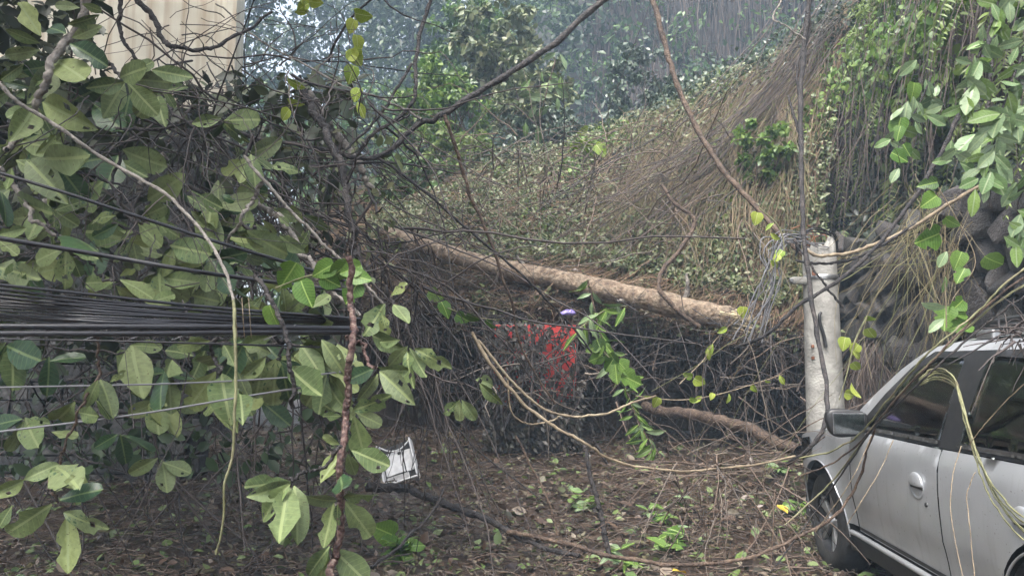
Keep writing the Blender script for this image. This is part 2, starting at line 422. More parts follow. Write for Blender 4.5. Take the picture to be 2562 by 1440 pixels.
# ------------------------------------------------------------------ landslide heap, hillside, cliff behind
def row(*p): return [P(*q) for q in p]
heap = Surf([
    row((760, 1075, 13.5), (1000, 1080, 13.0), (1250, 1080, 12.6), (1500, 1075, 12.2), (1750, 1080, 12.0), (1950, 1090, 11.8), (2060, 1090, 11.6)),
    row((760, 860, 13.8), (1000, 850, 13.2), (1250, 850, 12.8), (1500, 850, 12.4), (1750, 865, 12.2), (1950, 880, 12.0), (2060, 890, 11.8)),
    row((760, 815, 12.0), (1000, 812, 11.6), (1250, 812, 11.2), (1500, 815, 10.7), (1750, 835, 10.3), (1940, 850, 10.3), (2060, 860, 10.4)),
    row((760, 720, 11.7), (1000, 715, 11.4), (1250, 730, 11.0), (1500, 755, 10.5), (1750, 800, 10.1), (1940, 820, 10.2), (2060, 820, 10.3)),
    row((760, 640, 12.4), (1000, 640, 12.2), (1250, 655, 11.8), (1500, 690, 11.2), (1750, 730, 10.7), (1930, 740, 10.6), (2060, 720, 10.6)),
    row((780, 600, 13.5), (1000, 590, 13.2), (1250, 580, 12.8), (1500, 575, 12.2), (1720, 560, 11.5), (1920, 540, 11.0), (2060, 520, 10.9)),
    row((820, 560, 15), (1020, 540, 14.6), (1250, 480, 14.2), (1500, 450, 13.6), (1720, 400, 12.8), (1930, 330, 12.0), (2100, 280, 11.6)),
    row((860, 530, 16.5), (1060, 490, 16.2), (1270, 420, 15.8), (1490, 365, 15.4), (1720, 262, 14.6), (1980, 135, 13.6), (2150, 20, 12.8)),
    row((900, 620, 18.5), (1100, 560, 18.5), (1300, 500, 18.3), (1540, 440, 18.0), (1800, 330, 17.0), (2080, 120, 15.8), (2260, -60, 14.6)),
], 110, 150, 0.24, 1.2)
V, Fs = heap.mesh()
tag(wobj('landslide_slope', V, Fs, M['soil']), kind='structure')

def xw(y): return 3.98 + 0.0717 * y          # line of the stone wall along the street
ys = np.linspace(1.0, 34, 9)
def hrow(off, z, bulge=0.0, bz=0.0):
    return [(xw(y) + off + bulge * math.exp(-((y - 10.3) / 1.3) ** 2), y, z + bz) for y in ys]
hill = Surf([
    hrow(.55, 0.0), hrow(.45, 2.2), hrow(.35, 3.2, 1.0), hrow(.5, 4.2, 1.2), hrow(.75, 5.2, .1), hrow(1.5, 6.6, -.4), hrow(2.8, 8.6), hrow(5.0, 11.0), hrow(9.0, 13.0), hrow(16, 14.0),
], 70, 90, 0.22, .9)
V, Fs = hill.mesh()
tag(wobj('hillside', V, Fs[:, ::-1], M['soil']), kind='structure')

cliff = Surf([
    row((900, 1000, 34.5), (1150, 1000, 33.0), (1400, 1000, 31.5), (1700, 1000, 30.0), (2000, 1000, 30.0), (2400, 1000, 30.0)),
    row((940, 520, 36.0), (1180, 480, 33.8), (1420, 420, 31.5), (1700, 380, 30.3), (2000, 330, 30.0), (2400, 300, 28.5)),
    row((1030, 330, 37.5), (1230, 240, 35.2), (1440, 150, 33.0), (1700, 130, 31.5), (2000, 100, 30.8), (2400, 50, 29.2)),
    row((1130, 170, 40.5), (1300, 60, 37.5), (1480, -60, 35.2), (1720, -160, 33.0), (2020, -220, 31.5), (2400, -280, 30.0)),
    row((1230, 120, 45.0), (1400, 0, 43.5), (1560, -120, 40.5), (1760, -260, 39.0), (2040, -320, 37.5), (2400, -380, 36.0)),
], 50, 60, 0.5, .35)
V, Fs = cliff.mesh()
tag(wobj('cliff', V, Fs, M['rock_dark']), kind='structure')


# ------------------------------------------------------------------ cover of the slope, the hill and the cliff (nobody could count it)
def stuff(name, label, parts, mat):
    V, Fs = merge(parts) if len(parts) > 1 else parts[0]
    return tag(wobj(name, V, Fs, mat), label, kind='stuff')

def strands_on(surf, u0, v0, du, dv, K, lift, wob, rad, sgn=1.0):
    n = len(u0); t = np.linspace(0, 1, K)[None]
    w = np.cumsum(rng.normal(0, 1, (n, K)), axis=1) / math.sqrt(K) * wob[:, None]
    u = u0[:, None] + du[:, None] * t + w; v = v0[:, None] + dv[:, None] * t + np.roll(w, 1, 0) * .5
    pt = surf.at(u, v); nn = surf.nat(u, v) * sgn
    arch = lift[:, None] * (0.25 + np.sin(np.pi * t)) + 0.015
    pt = pt + nn * arch[..., None] + np.cumsum(rng.normal(0, .012, (n, K, 3)), axis=1)
    r = rad[:, None] * np.linspace(1.1, .5, K)[None]
    return tubes(pt, r, 3)

n = 3000
u0 = 1 - .9 * rng.uniform(0, 1, n) ** 1.35; v0 = rng.uniform(.5, .9, n)
diag = np.clip((u0 - .45) / .4, 0, 1)
stuff('slope_roots', 'straw brown roots and dead vines streaming down the landslide slope', [
    strands_on(heap, u0, v0, -rng.uniform(.05, .30, n) * (1 - .35 * diag), -rng.uniform(.08, .42, n) * (.35 + diag), 12,
               rng.uniform(0, .22, n), rng.uniform(.004, .04, n), rng.uniform(.0025, .010, n))], M['root'])
n = 1000
u0 = rng.uniform(.62, 1.0, n); v0 = rng.uniform(.72, .92, n)
stuff('pale_root_curtain', 'pale tan roots combed straight down the right of the slope', [
    strands_on(heap, u0, v0, -rng.uniform(.10, .26, n), -rng.uniform(.2, .42, n), 12,
               rng.uniform(.05, .4, n), rng.uniform(.004, .022, n), rng.uniform(.002, .007, n))], M['root_pale'])
# reddish mat around the trunk and lip
n = 2600
u0 = rng.uniform(.12, .95, n); v0 = rng.uniform(.33, .56, n)
stuff('straw_mat', 'matted reddish straw and twigs around the fallen trunk', [
    strands_on(heap, u0, v0, rng.uniform(-.14, .16, n), rng.uniform(-.07, .05, n), 9,
               rng.uniform(0, .14, n), rng.uniform(.004, .018, n), rng.uniform(.003, .008, n))], M['root'])
n = 90; K = 14; t = np.linspace(0, 1, K)[None, :, None]
aa_ = np.array([P(2075 + rng.normal(0, 70), 70 + rng.normal(0, 70), 12.2) for _ in range(n)]); bb_ = np.array([P(rng.uniform(1330, 1860), rng.uniform(430, 700), 10.9 + rng.uniform(-.6, .5)) for _ in range(n)])
pt = aa_[:, None] * (1 - t) + bb_[:, None] * t; pt[..., 2] -= (rng.uniform(.1, .7, n)[:, None] * np.sin(np.pi * t[..., 0])); pt += np.cumsum(rng.normal(0, .02, (n, K, 3)), axis=1)
stuff('taut_vines', 'long bare vines strung down the slope from the upper right', [tubes(pt, rng.uniform(.003, .008, (n, 1)), 4)], M['root_dark'])
# roots hanging from the lip into the hollow
n = 230
u0 = rng.uniform(.1, 1, n); top = heap.at(u0, rng.uniform(.22, .44, n)); K = 7
L_ = rng.uniform(.1, 1.2, n) ** 1.5; t = np.linspace(0, 1, K)
pt = top[:, None] + np.cumsum(rng.normal(0, .025, (n, K, 3)), axis=1); pt[:, :, 2] -= L_[:, None] * t[None]
pt[:, :, 1] -= .1 + .25 * t[None] * rng.uniform(0, 1, (n, 1))
stuff('lip_roots', 'dark roots hanging from the lip of the heap into the hollow', [tubes(pt, rng.uniform(.003, .008, (n, 1)) * np.linspace(1.2, .5, K)[None], 3)], M['root_dark'])

def cover(surf, n, ulim, vlim, size, sgn, tpl, droop, mask=None, lift=(.0, .15)):
    u = rng.uniform(*ulim, n * 3); v = rng.uniform(*vlim, n * 3)
    if mask is not None:
        k = mask(u, v, surf.at(u, v)) > rng.uniform(0, 1, n * 3); u, v = u[k], v[k]
    u, v = u[:n], v[:n]; m = len(u)
    nn = surf.nat(u, v) * sgn
    pos = surf.at(u, v) + nn * rng.uniform(*lift, m)[:, None]
    d = rv(m, .6) + np.array((0, 0, -droop))
    return leaves(pos, rng.uniform(*size, m), d, nn * .8 + rv(m, .5) + np.array((0, -.3, .4)), tpl)

msk = lambda u, v, p: np.clip(fbm(p, .8) * 1.5 + .62 - .28 * np.clip((u - .62) / .3, 0, 1), 0, 1)
stuff('slope_leaves', 'small olive leaves scattered over the landslide slope', [cover(heap, 40000, (.12, 1), (.46, .9), (.04, .11), 1, T2, .2, msk, (.02, .36))], M['fol_slope'])
stuff('slope_shoots', 'bright green shoots sprouting on the landslide slope', [cover(heap, 6500, (.3, 1), (.48, .9), (.06, .14), 1, T4, .2, lambda u, v, p: np.clip(fbm(p + 5, .9) * 2.2 - .15, 0, 1), (.03, .28))], M['fol_bright'])
stuff('heap_litter', 'dead leaves caught on the lip of the heap', [cover(heap, 6000, (.1, 1), (.28, .52), (.05, .12), 1, T2, .2, None, (.02, .12))], M['litter'])

def clumps(surf, n, ulim, vlim, rad, per, size, sgn=1, tpl=T2, out=.4):
    u = rng.uniform(*ulim, n); v = rng.uniform(*vlim, n); r = rng.uniform(*rad, n)
    c = surf.at(u, v) + surf.nat(u, v) * (sgn * r * out)[:, None]
    q = rng.normal(0, 1, (n, per, 3)); q /= np.linalg.norm(q, axis=2, keepdims=True); q *= rng.uniform(.3, 1, (n, per, 1)) ** .5
    pos = (c[:, None] + q * r[:, None, None] * np.array((1.2, 1, .8))).reshape(-1, 3); m = len(pos)
    return leaves(pos, rng.uniform(*size, m), rv(m, .7) + np.array((0, 0, -.4)), rv(m, .6) + np.array((0, -.3, .8)), tpl)
stuff('slope_thicket', 'clumps of olive leaves and weeds bulging from the landslide slope', [clumps(heap, 150, (.12, .72), (.52, .88), (.12, .38), 90, (.05, .12)), clumps(heap, 90, (.6, 1), (.5, .9), (.08, .26), 60, (.04, .10))], M['fol_slope'])
stuff('slope_green_clumps', 'fresh green leaf clumps on the landslide slope', [clumps(heap, 60, (.25, 1), (.5, .9), (.08, .28), 70, (.05, .12), tpl=T4)], M['fol_bright'])
stuff('crest_brush', 'dark brush along the crest of the landslide slope', [clumps(heap, 90, (.2, 1), (.82, .95), (.2, .6), 90, (.06, .15))], M['fol_ivy'])
stuff('lip_weeds', 'weeds and torn leaves hanging on the lip of the heap', [clumps(heap, 70, (.2, 1), (.26, .5), (.08, .25), 40, (.05, .12))], M['fol_slope'])
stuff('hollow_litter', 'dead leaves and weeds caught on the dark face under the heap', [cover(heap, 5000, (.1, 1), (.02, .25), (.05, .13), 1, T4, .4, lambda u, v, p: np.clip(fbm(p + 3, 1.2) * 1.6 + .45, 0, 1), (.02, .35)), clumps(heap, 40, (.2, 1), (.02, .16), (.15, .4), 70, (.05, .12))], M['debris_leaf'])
# the hill above the stone wall
inv = lambda u, v, p: np.ones_like(u)
ivy = lambda u, v, p: np.clip(fbm(p + 2, .8) * 1.5 + .45, 0, 1)
stuff('hill_ivy', 'dark glossy ivy covering the hillside above the stone wall', [cover(hill, 30000, (.1, .62), (.20, .75), (.07, .15), -1, T4, .5, ivy, (.05, .45))], M['fol_ivy'])
stuff('hill_bright_leaves', 'bright green leaves hanging on the hillside above the car', [cover(hill, 9000, (.1, .62), (.36, .72), (.08, .17), -1, T4, .7, lambda u, v, p: np.clip(fbm(p + 7, .75) * 2.2 - .2, 0, 1), (.25, .65))], M['fol_bright'])
n = 2400
u0 = rng.uniform(.12, .6, n); v0 = rng.uniform(.42, .72, n)
top = hill.at(u0, v0) - hill.nat(u0, v0) * rng.uniform(.2, .7, n)[:, None]
K = 8; t = np.linspace(0, 1, K)
pt = top[:, None] + np.cumsum(rng.normal(0, .03, (n, K, 3)), axis=1)
pt[:, :, 2] -= rng.uniform(.6, 2.6, n)[:, None] * t[None]; pt[:, :, 0] -= rng.uniform(0, .5, n)[:, None] * t[None]
stuff('hill_roots', 'thin brown roots hanging down the hillside and stone wall', [tubes(pt, rng.uniform(.003, .007, (n, 1)) * np.linspace(1.2, .5, K)[None], 3)], M['root_dark'])
# fern fronds hanging over the wall
def frond_set(tops, length, nl, size):
    parts = []
    for tp, L in zip(tops, length):
        tt = np.linspace(.1, 1, nl)
        a = rng.uniform(0, 6.28); out = np.array((math.cos(a) * .35 - .25, math.sin(a) * .35, 0))
        pos = tp + out[None] * (L * tt ** .7)[:, None]; pos[:, 2] -= L * tt ** 1.6
        sidev = np.array((-out[1], out[0], 0)); sidev /= np.linalg.norm(sidev) + 1e-6
        for s in (-1, 1):
            d = sidev[None] * s + np.array((0, 0, -.7)) + rv(nl, .15)
            parts.append(leaves(pos, size * (1.15 - tt * .7), d, np.tile(np.array((-.4, -1, .3)), (nl, 1)) + rv(nl, .25), TN))
    return parts
n = 420
u0 = rng.uniform(.13, .5, n); v0 = rng.uniform(.22, .62, n)
tops = hill.at(u0, v0) - hill.nat(u0, v0) * rng.uniform(.1, .5, n)[:, None]
stuff('hanging_ferns', 'yellow green fern fronds drooping over the stone wall', frond_set(tops, rng.uniform(.35, .9, n), 13, .16), M['fol_fern'])

# cliff behind: curtains of hanging roots and dark leaves
n = 3800
u0 = rng.uniform(.42, 1, n); v0 = rng.uniform(.3, .95, n)
top = cliff.at(u0, v0) + cliff.nat(u0, v0) * rng.uniform(.1, 1.0, n)[:, None]; K = 7; t = np.linspace(0, 1, K)
pt = top[:, None] + np.cumsum(rng.normal(0, .09, (n, K, 3)), axis=1); pt[:, :, 2] -= rng.uniform(2.2, 8, n)[:, None] * t[None]
stuff('cliff_root_curtain', 'curtains of dark roots hanging down the misty cliff', [tubes(pt, rng.uniform(.009, .026, (n, 1)) * np.linspace(1.2, .5, K)[None], 3)], M['root_dark'])
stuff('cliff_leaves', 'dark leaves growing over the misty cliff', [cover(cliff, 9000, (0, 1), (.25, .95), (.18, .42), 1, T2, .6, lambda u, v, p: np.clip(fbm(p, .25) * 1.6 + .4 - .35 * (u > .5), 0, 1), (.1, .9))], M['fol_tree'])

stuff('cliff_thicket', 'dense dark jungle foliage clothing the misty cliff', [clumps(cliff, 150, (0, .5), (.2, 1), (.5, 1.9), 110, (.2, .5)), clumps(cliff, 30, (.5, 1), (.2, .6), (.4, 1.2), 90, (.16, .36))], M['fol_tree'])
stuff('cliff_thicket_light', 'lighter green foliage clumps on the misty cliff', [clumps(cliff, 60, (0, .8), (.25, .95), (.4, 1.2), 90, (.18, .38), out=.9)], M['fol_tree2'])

# ------------------------------------------------------------------ trees and shrubs behind
def crown_mesh(centre, rad, clumps, per, size, tpl=T2, flat=.8):
    c = rng.normal(0, 1, (clumps, 3)); c /= np.linalg.norm(c, axis=1, keepdims=True)
    c *= (rng.uniform(.25, 1, (clumps, 1)) ** .5); c = centre + c * np.array(rad)
    cr = rng.uniform(.12, .3, clumps) * np.mean(rad)
    q = rng.normal(0, 1, (clumps, per, 3)); q /= np.linalg.norm(q, axis=2, keepdims=True); q *= rng.uniform(.2, 1, (clumps, per, 1)) ** .6
    pos = (c[:, None] + q * cr[:, None, None] * np.array((1, 1, flat))).reshape(-1, 3); m = len(pos)
    return c, leaves(pos, rng.uniform(*size, m), rv(m, .7) + np.array((0, 0, -.5)), rv(m, .6) + np.array((0, -.3, .8)), tpl)

def tree(name, label, foot, height, rad, clumps, per, size, mat, lean=(0, 0), tr=.16, cat='tree', group='trees in the mist behind the landslide', tpl=T2):
    foot = np.array(foot, float)
    t = thing(name, label, cat, foot, group)
    top = foot + np.array((lean[0], lean[1], height))
    cen = foot + np.array((lean[0], lean[1], height)) * .68
    cs, (V, Fs) = crown_mesh(cen, rad, clumps, per, size, tpl)
    parts = [tube1([foot, foot + (top - foot) * .35 + rv(1, .1)[0], foot + (top - foot) * .7, top], tr, tr * .2, 24, 8, .15)]
    for c in cs[::max(1, len(cs) // 16)]:
        b = foot + (cen - foot) * rng.uniform(.5, 1.0)
        parts.append(tube1([b, (b + c) / 2 + np.array((0, 0, .2)), c], tr * .35, tr * .08, 12, 5, .1))
    Vt, Ft = merge(parts)
    wobj('trunk', Vt, Ft, M['bark_dark'], t)
    wobj('crown', V, Fs, mat, t)
    return t

def gz(p): return float(ground_z(np.array([p[0]]), np.array([p[1]]))[0])
def footp(px, d):
    p = P(px, 900, d); p[2] = gz(p) - .05; return p
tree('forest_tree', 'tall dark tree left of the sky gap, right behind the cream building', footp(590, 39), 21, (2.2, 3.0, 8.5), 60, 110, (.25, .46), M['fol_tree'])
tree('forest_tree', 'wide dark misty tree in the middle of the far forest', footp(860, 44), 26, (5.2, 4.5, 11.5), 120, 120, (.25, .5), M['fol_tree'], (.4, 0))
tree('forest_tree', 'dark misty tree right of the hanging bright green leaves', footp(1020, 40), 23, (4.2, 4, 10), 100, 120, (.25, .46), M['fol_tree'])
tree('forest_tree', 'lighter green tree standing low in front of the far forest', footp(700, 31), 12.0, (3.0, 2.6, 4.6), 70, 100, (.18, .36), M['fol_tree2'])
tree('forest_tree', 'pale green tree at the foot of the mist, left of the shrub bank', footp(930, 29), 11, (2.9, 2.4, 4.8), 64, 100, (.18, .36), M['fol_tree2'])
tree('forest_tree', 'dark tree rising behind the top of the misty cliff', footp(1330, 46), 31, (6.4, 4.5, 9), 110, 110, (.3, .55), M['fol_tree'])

def shrub(label, px, py, d, rad, clumps, per, size, mat, tpl=T4, hang=False):
    c = P(px, py, d); foot = c.copy(); foot[2] = c[2] - rad[2] * 1.15
    t = thing('shrub', label, 'shrub', foot, 'shrubs on the slope behind the fallen trunk')
    cs, (V, Fs) = crown_mesh(c, rad, clumps, per, size, tpl)
    parts = [tube1([foot + np.array((rng.uniform(-.1, .1), 0, 0)), (foot + q) / 2 + rv(1, .12)[0], q], .022, .006, 10, 4, .05) for q in cs[::3]]
    Vt, Ft = merge(parts)
    wobj('stem', Vt, Ft, M['bark_brown'], t)
    wobj('foliage', V, Fs, mat, t)
shrub('tall bright green shrub left of the root curtain', 1110, 300, 16.5, (1.0, .7, 1.5), 60, 60, (.09, .19), M['fol_bright'])
shrub('yellow green shrub below the dark crossing branch', 1150, 420, 15.5, (.8, .6, 1.0), 40, 60, (.08, .17), M['fol_fern'])
shrub('grey green shrub with pale leaves in the middle of the slope top', 1330, 250, 16.8, (1.0, .7, 1.2), 50, 55, (.1, .22), M['fol_slope'])
shrub('pale topped shrub high against the misty cliff', 1250, 90, 18.5, (1.3, .8, 1.1), 50, 50, (.12, .26), M['fol_slope'])
shrub('leggy shrub with pale leaves against the hanging root curtain', 1590, 230, 19, (.9, .6, 1.6), 40, 45, (.1, .2), M['fol_ivy'])
shrub('dark bush on the crest under the long brown bough', 1700, 260, 16.0, (.8, .6, .6), 36, 50, (.08, .17), M['fol_ivy'])
shrub('tall hazy shrub at the top, between the building and the cliff', 1180, 160, 21, (1.5, 1, 2.2), 60, 60, (.14, .28), M['fol_tree2'])
shrub('dark shrub in the shade under the pale leaves', 1380, 340, 16.2, (.9, .6, .7), 36, 60, (.08, .18), M['fol_ivy'])
shrub('low green shrub at the left foot of the slope', 1030, 480, 15.0, (.9, .6, .8), 40, 60, (.08, .17), M['fol_tree2'])
shrub('ferny bright shrub between the root curtain and the dark hollow', 2190, 130, 10.6, (.45, .5, 1.0), 44, 60, (.05, .12), M['fol_fern'], TN)
shrub('small bright green shrub where the root curtain meets the pole', 1900, 380, 11.0, (.45, .4, .5), 24, 60, (.06, .12), M['fol_bright'])

# ------------------------------------------------------------------ boxes, lathes and other solid shapes
def box(c, s, bev=0.0):
    bm = bmesh.new(); bmesh.ops.create_cube(bm, size=1.0)
    for v in bm.verts: v.co = Vector((c[0] + v.co.x * s[0], c[1] + v.co.y * s[1], c[2] + v.co.z * s[2]))
    if bev: bmesh.ops.bevel(bm, geom=list(bm.edges), offset=bev, segments=2, affect='EDGES', profile=.5)
    return bm
def bm_obj(name, bm, mat, parent=None, smooth=False):
    me = bpy.data.meshes.new(name); bm.to_mesh(me); bm.free()
    if smooth: me.polygons.foreach_set('use_smooth', np.ones(len(me.polygons), dtype=bool))
    return obj(name, me, mat, parent)
def lathe(prof, n=32, axis='z'):
    """prof list of (r, h) -> verts, quads around an axis"""
    a = np.arange(n) * 2 * np.pi / n; pr = np.array(prof, float)
    V = np.stack([pr[:, None, 0] * np.cos(a), pr[:, None, 0] * np.sin(a), np.repeat(pr[:, 1:2], n, 1)], -1)
    if axis == 'x': V = V[..., [2, 0, 1]]
    i = np.arange(len(pr) * n).reshape(len(pr), n)
    Fs = np.stack([i[:-1], np.roll(i[:-1], -1, 1), np.roll(i[1:], -1, 1), i[1:]], -1).reshape(-1, 4)
    return V.reshape(-1, 3), Fs

# ------------------------------------------------------------------ cream building, top left
b0 = P(560, 900, 11.5); bx1 = b0[0]
bld = thing('apartment_building', 'cream plastered building with brown rain streaks at the top left', 'building', (bx1, 11.5, 0.3), rotz=math.radians(19))
def bpart(name, x0, x1, y0, y1, z0, z1, mat, bev=0.0, parent=bld):
    base = Vector(bld.location)
    c = Vector(((x0 + x1) / 2, (y0 + y1) / 2, (z0 + z1) / 2)) - base
    return bm_obj(name, box(c, (x1 - x0, y1 - y0, z1 - z0), bev), mat, parent)
bpart('wall', bx1 - 6, bx1 - .16, 11.5, 16, 5.4, 13, M['plaster'])
bpart('corner_pilaster', bx1 - .155, bx1, 11.46, 16.1, 5.4, 13, M['plaster'])
bpart('base_wall', bx1 - 6.05, bx1 - .02, 11.52, 16.05, -.2, 5.39, M['mortar'])
bpart('ledge', bx1 - .12, bx1 + .05, 11.38, 11.455, 5.75, 5.81, M['plaster'])

# dark block wall low on the left, behind the hanging leaves
wl0 = np.array((-6.2, 8.6, 0.0))
bw = thing('block_wall', 'dark block wall in the shade behind the leaves on the left', 'wall', wl0)
bm_obj('mortar_core', box((1.2, .16, 1.1), (2.9, .2, 2.3)), M['mortar'], bw)
bmesh_block = None
for r in range(11):
    for c in range(7):
        if bmesh_block is None:
            o = bm_obj('block', box((0, 0, 0), (.385, .2, .19), .012), M['block'], bw); bmesh_block = o.data
        else:
            o = obj('block', bmesh_block, None, bw)
        o.location = (c * .4 - .02 + (.2 if r % 2 else 0) - .1, .06 + rng.uniform(-.012, .012), .12 + r * .205)
        o.rotation_euler = (rng.uniform(-.02, .02), rng.uniform(-.012, .012), rng.uniform(-.03, .03))

# ------------------------------------------------------------------ stone retaining wall on the right
sw = thing('stone_wall', 'dark rubble stone retaining wall behind the concrete pole and car', 'wall', (xw(8), 8, 0))
swl = np.array(sw.location)
core = Surf([[(xw(y) + .12, y, z) for y in np.linspace(1.5, 15, 6)] for z in (-.1, 1.5, 3.1)], 8, 40, .05, 2)
V, Fs = core.mesh(); wobj('mortar_core', V, Fs[:, ::-1], M['mortar'], sw)
stone_me = []
for k in range(7):
    bm = bmesh.new()
    for q_ in range(15):
        p = rng.uniform(-.5, .5, 3); ax_ = q_ % 3; p[ax_] = math.copysign(.5, p[ax_]) * rng.uniform(.82, 1)
        bm.verts.new(p * np.array((1, 1, 1)))
    r_ = bmesh.ops.convex_hull(bm, input=list(bm.verts))
    bmesh.ops.delete(bm, geom=list({e for e in r_['geom_interior'] if isinstance(e, bmesh.types.BMVert)}), context='VERTS')
    bmesh.ops.bevel(bm, geom=list(bm.edges), offset=.035, segments=1, affect='EDGES')
    me = bpy.data.meshes.new('stone'); bm.to_mesh(me); bm.free(); me.materials.append(M['stone'])
    stone_me.append(me)
z = .1; cnt = 0
while z < 3.05 and cnt < 298:
    h = rng.uniform(.26, .36); y = 4.3 + rng.uniform(0, .2)
    while y < 13.2 and cnt < 298:
        w = rng.uniform(.28, .62)
        o = obj('stone', stone_me[int(rng.integers(7))], None, sw)
        o.scale = (.26, w * 1.18, h * rng.uniform(1.1, 1.5))
        o.location = np.array((xw(y + w / 2) + .06 + rng.uniform(-.04, .05), y + w / 2, z + h / 2 + rng.uniform(-.07, .07))) - swl
        o.rotation_euler = (rng.uniform(-.45, .45), rng.uniform(-.1, .1), rng.uniform(-.1, .1) - .07)
        y += w; cnt += 1
    z += h

# ------------------------------------------------------------------ broken concrete pole
pc = P(2060, 900, 7.25); pc[2] = 0
pole = thing('utility_pole', 'snapped pale concrete utility pole standing behind the front of the car', 'pole', pc)
n = 40; zs = np.concatenate([np.linspace(-.2, 2.45, 16), [2.62]])
a = np.arange(n) * 2 * np.pi / n; Vp = []
for i, zz in enumerate(zs):
    r = .186 - .012 * zz
    zz_ = np.full(n, zz)
    if i == len(zs) - 1: zz_ = zz + .05 * np.sin(a * 1 + 2.2) + .025 * np.sin(a * 5) + .018 * rng.normal(0, 1, n)
    Vp.append(np.stack([r * np.cos(a), r * np.sin(a), zz_], -1))
rim = Vp[-1].copy(); rim[:, :2] *= .62; rim[:, 2] -= .02; Vp.append(rim)
low = rim.copy(); low[:, 2] = 2.2; Vp.append(low)
Vp.append(np.tile(np.array([[0, 0, 2.2]]), (n, 1)))
Vp = np.array(Vp); i = np.arange(Vp.shape[0] * n).reshape(-1, n)
Fp = np.stack([i[:-1], np.roll(i[:-1], -1, 1), np.roll(i[1:], -1, 1), i[1:]], -1).reshape(-1, 4)
obj('shaft', new_mesh('shaft', Vp.reshape(-1, 3), Fp), M['concrete'], pole)
for k in range(6):
    an = k * 1.05 + .3; r = .115
    p0 = np.array((r * math.cos(an), r * math.sin(an), 2.4)); L = rng.uniform(.25, .5)
    p1 = p0 + np.array((-.12 * rng.uniform(.2, 1), rng.uniform(-.08, .08), L * .75)); p2 = p1 + np.array((-.2 * rng.uniform(.2, 1.2), rng.uniform(-.1, .1), rng.uniform(-.12, .1)))
    V, Fs = tube1([p0, p1, p2], .006, .006, 12, 5, .01); obj('rebar', new_mesh('rebar', V, Fs), M['rust'], pole)
V, Fs = lathe([(.156, 2.27), (.168, 2.275), (.168, 2.315), (.156, 2.32)], 32); obj('steel_band', new_mesh('steel_band', V, Fs), M['steel'], pole)
arm = bm_obj('bracket_arm', box((-.22, -.02, 2.27), (.16, .09, .07), .02), M['concrete'], pole)
bm_obj('bolt', box((-.31, -.06, 2.27), (.03, .05, .03), .006), M['steel'], pole)
bm_obj('rust_mark', box((-.12, -.148, 2.33), (.035, .010, .05), .004), M['rust'], pole)  # small rust-coloured block for the rust mark near the pole top
V, Fs = tube1([(-.075, -.172, 1.95), (-.095, -.182, 1.92), (-.095, -.182, 1.85), (-.06, -.182, 1.72), (-.045, -.182, 1.62)], .013, .018, 24, 6)
obj('black_strap_end', new_mesh('black_strap_end', V, Fs), M['black'], pole)
for zz in (1.63, 1.52):
    bm_obj('bolt', box((-.14, -.10, zz), (.025, .03, .03), .005), M['rust'], pole)

# ------------------------------------------------------------------ fallen trunk on the heap
tp = [P(960, 582, 11.7), P(1080, 622, 11.3), P(1240, 668, 10.85), P(1400, 700, 10.4), P(1560, 734, 9.95), P(1700, 768, 9.65), P(1780, 788, 9.5), P(1835, 799, 9.45)]
tr = thing('fallen_tree_trunk', 'long pale brown tree trunk lying across the landslide heap', 'trunk', tp[-1] - np.array((0, 0, .2)))
c = catmull(tp, 90); r = np.interp(np.linspace(0, 1, 90), [0, .3, .7, .95, 1], [.11, .14, .145, .15, .13])
r = r * (1 + .08 * np.sin(np.arange(90) * .45) * rng.uniform(.4, 1, 90))
V, Fs = tubes(c[None], r[None], 16)
V = V + (fbm(V, 6) * .022 + fbm(V + 4, 18) * .010)[:, None] * np.array((.3, -.6, .7))
wobj('bark', V, Fs, M['trunk'], tr)
e0 = c[-1]; ed = c[-1] - c[-4]; ed /= np.linalg.norm(ed)
parts = []
for k in range(46):
    an = rng.uniform(0, 6.28); rr = rng.uniform(0, .15)
    q = np.cross(ed, (0, 0, 1)); q /= np.linalg.norm(q); w_ = np.cross(q, ed)
    s = e0 + (q * math.cos(an) + w_ * math.sin(an)) * rr
    parts.append(tube1([s - ed * .2, s, s + ed * rng.uniform(.03, .28) + rv(1, .015)[0]], .028, .004, 5, 4))
Vt, Ft = merge(parts); wobj('splintered_end', Vt, Ft, M['wood'], tr)
for (i0, d0, L) in ((30, (.1, -.3, .35), .5), (52, (-.2, -.4, -.2), .45), (64, (.2, -.2, .6), .7)):
    s = c[i0]; V, Fs = tube1([s, s + np.array(d0) * L * .6, s + np.array(d0) * L + rv(1, .08)[0]], .045, .015, 10, 6, .03); wobj('branch_stub', V, Fs, M['bark_grey'], tr)
    
lp = [P(1615, 1015, 10.4), P(1760, 1050, 9.2), P(1880, 1085, 8.3), P(2000, 1128, 7.5)]
V, Fs = tube1(lp, .075, .06, 40, 10, .05)
tag(wobj('muddy_log', V, Fs, M['bark_brown']), 'muddy brown log lying on the litter in front of the car', 'log')

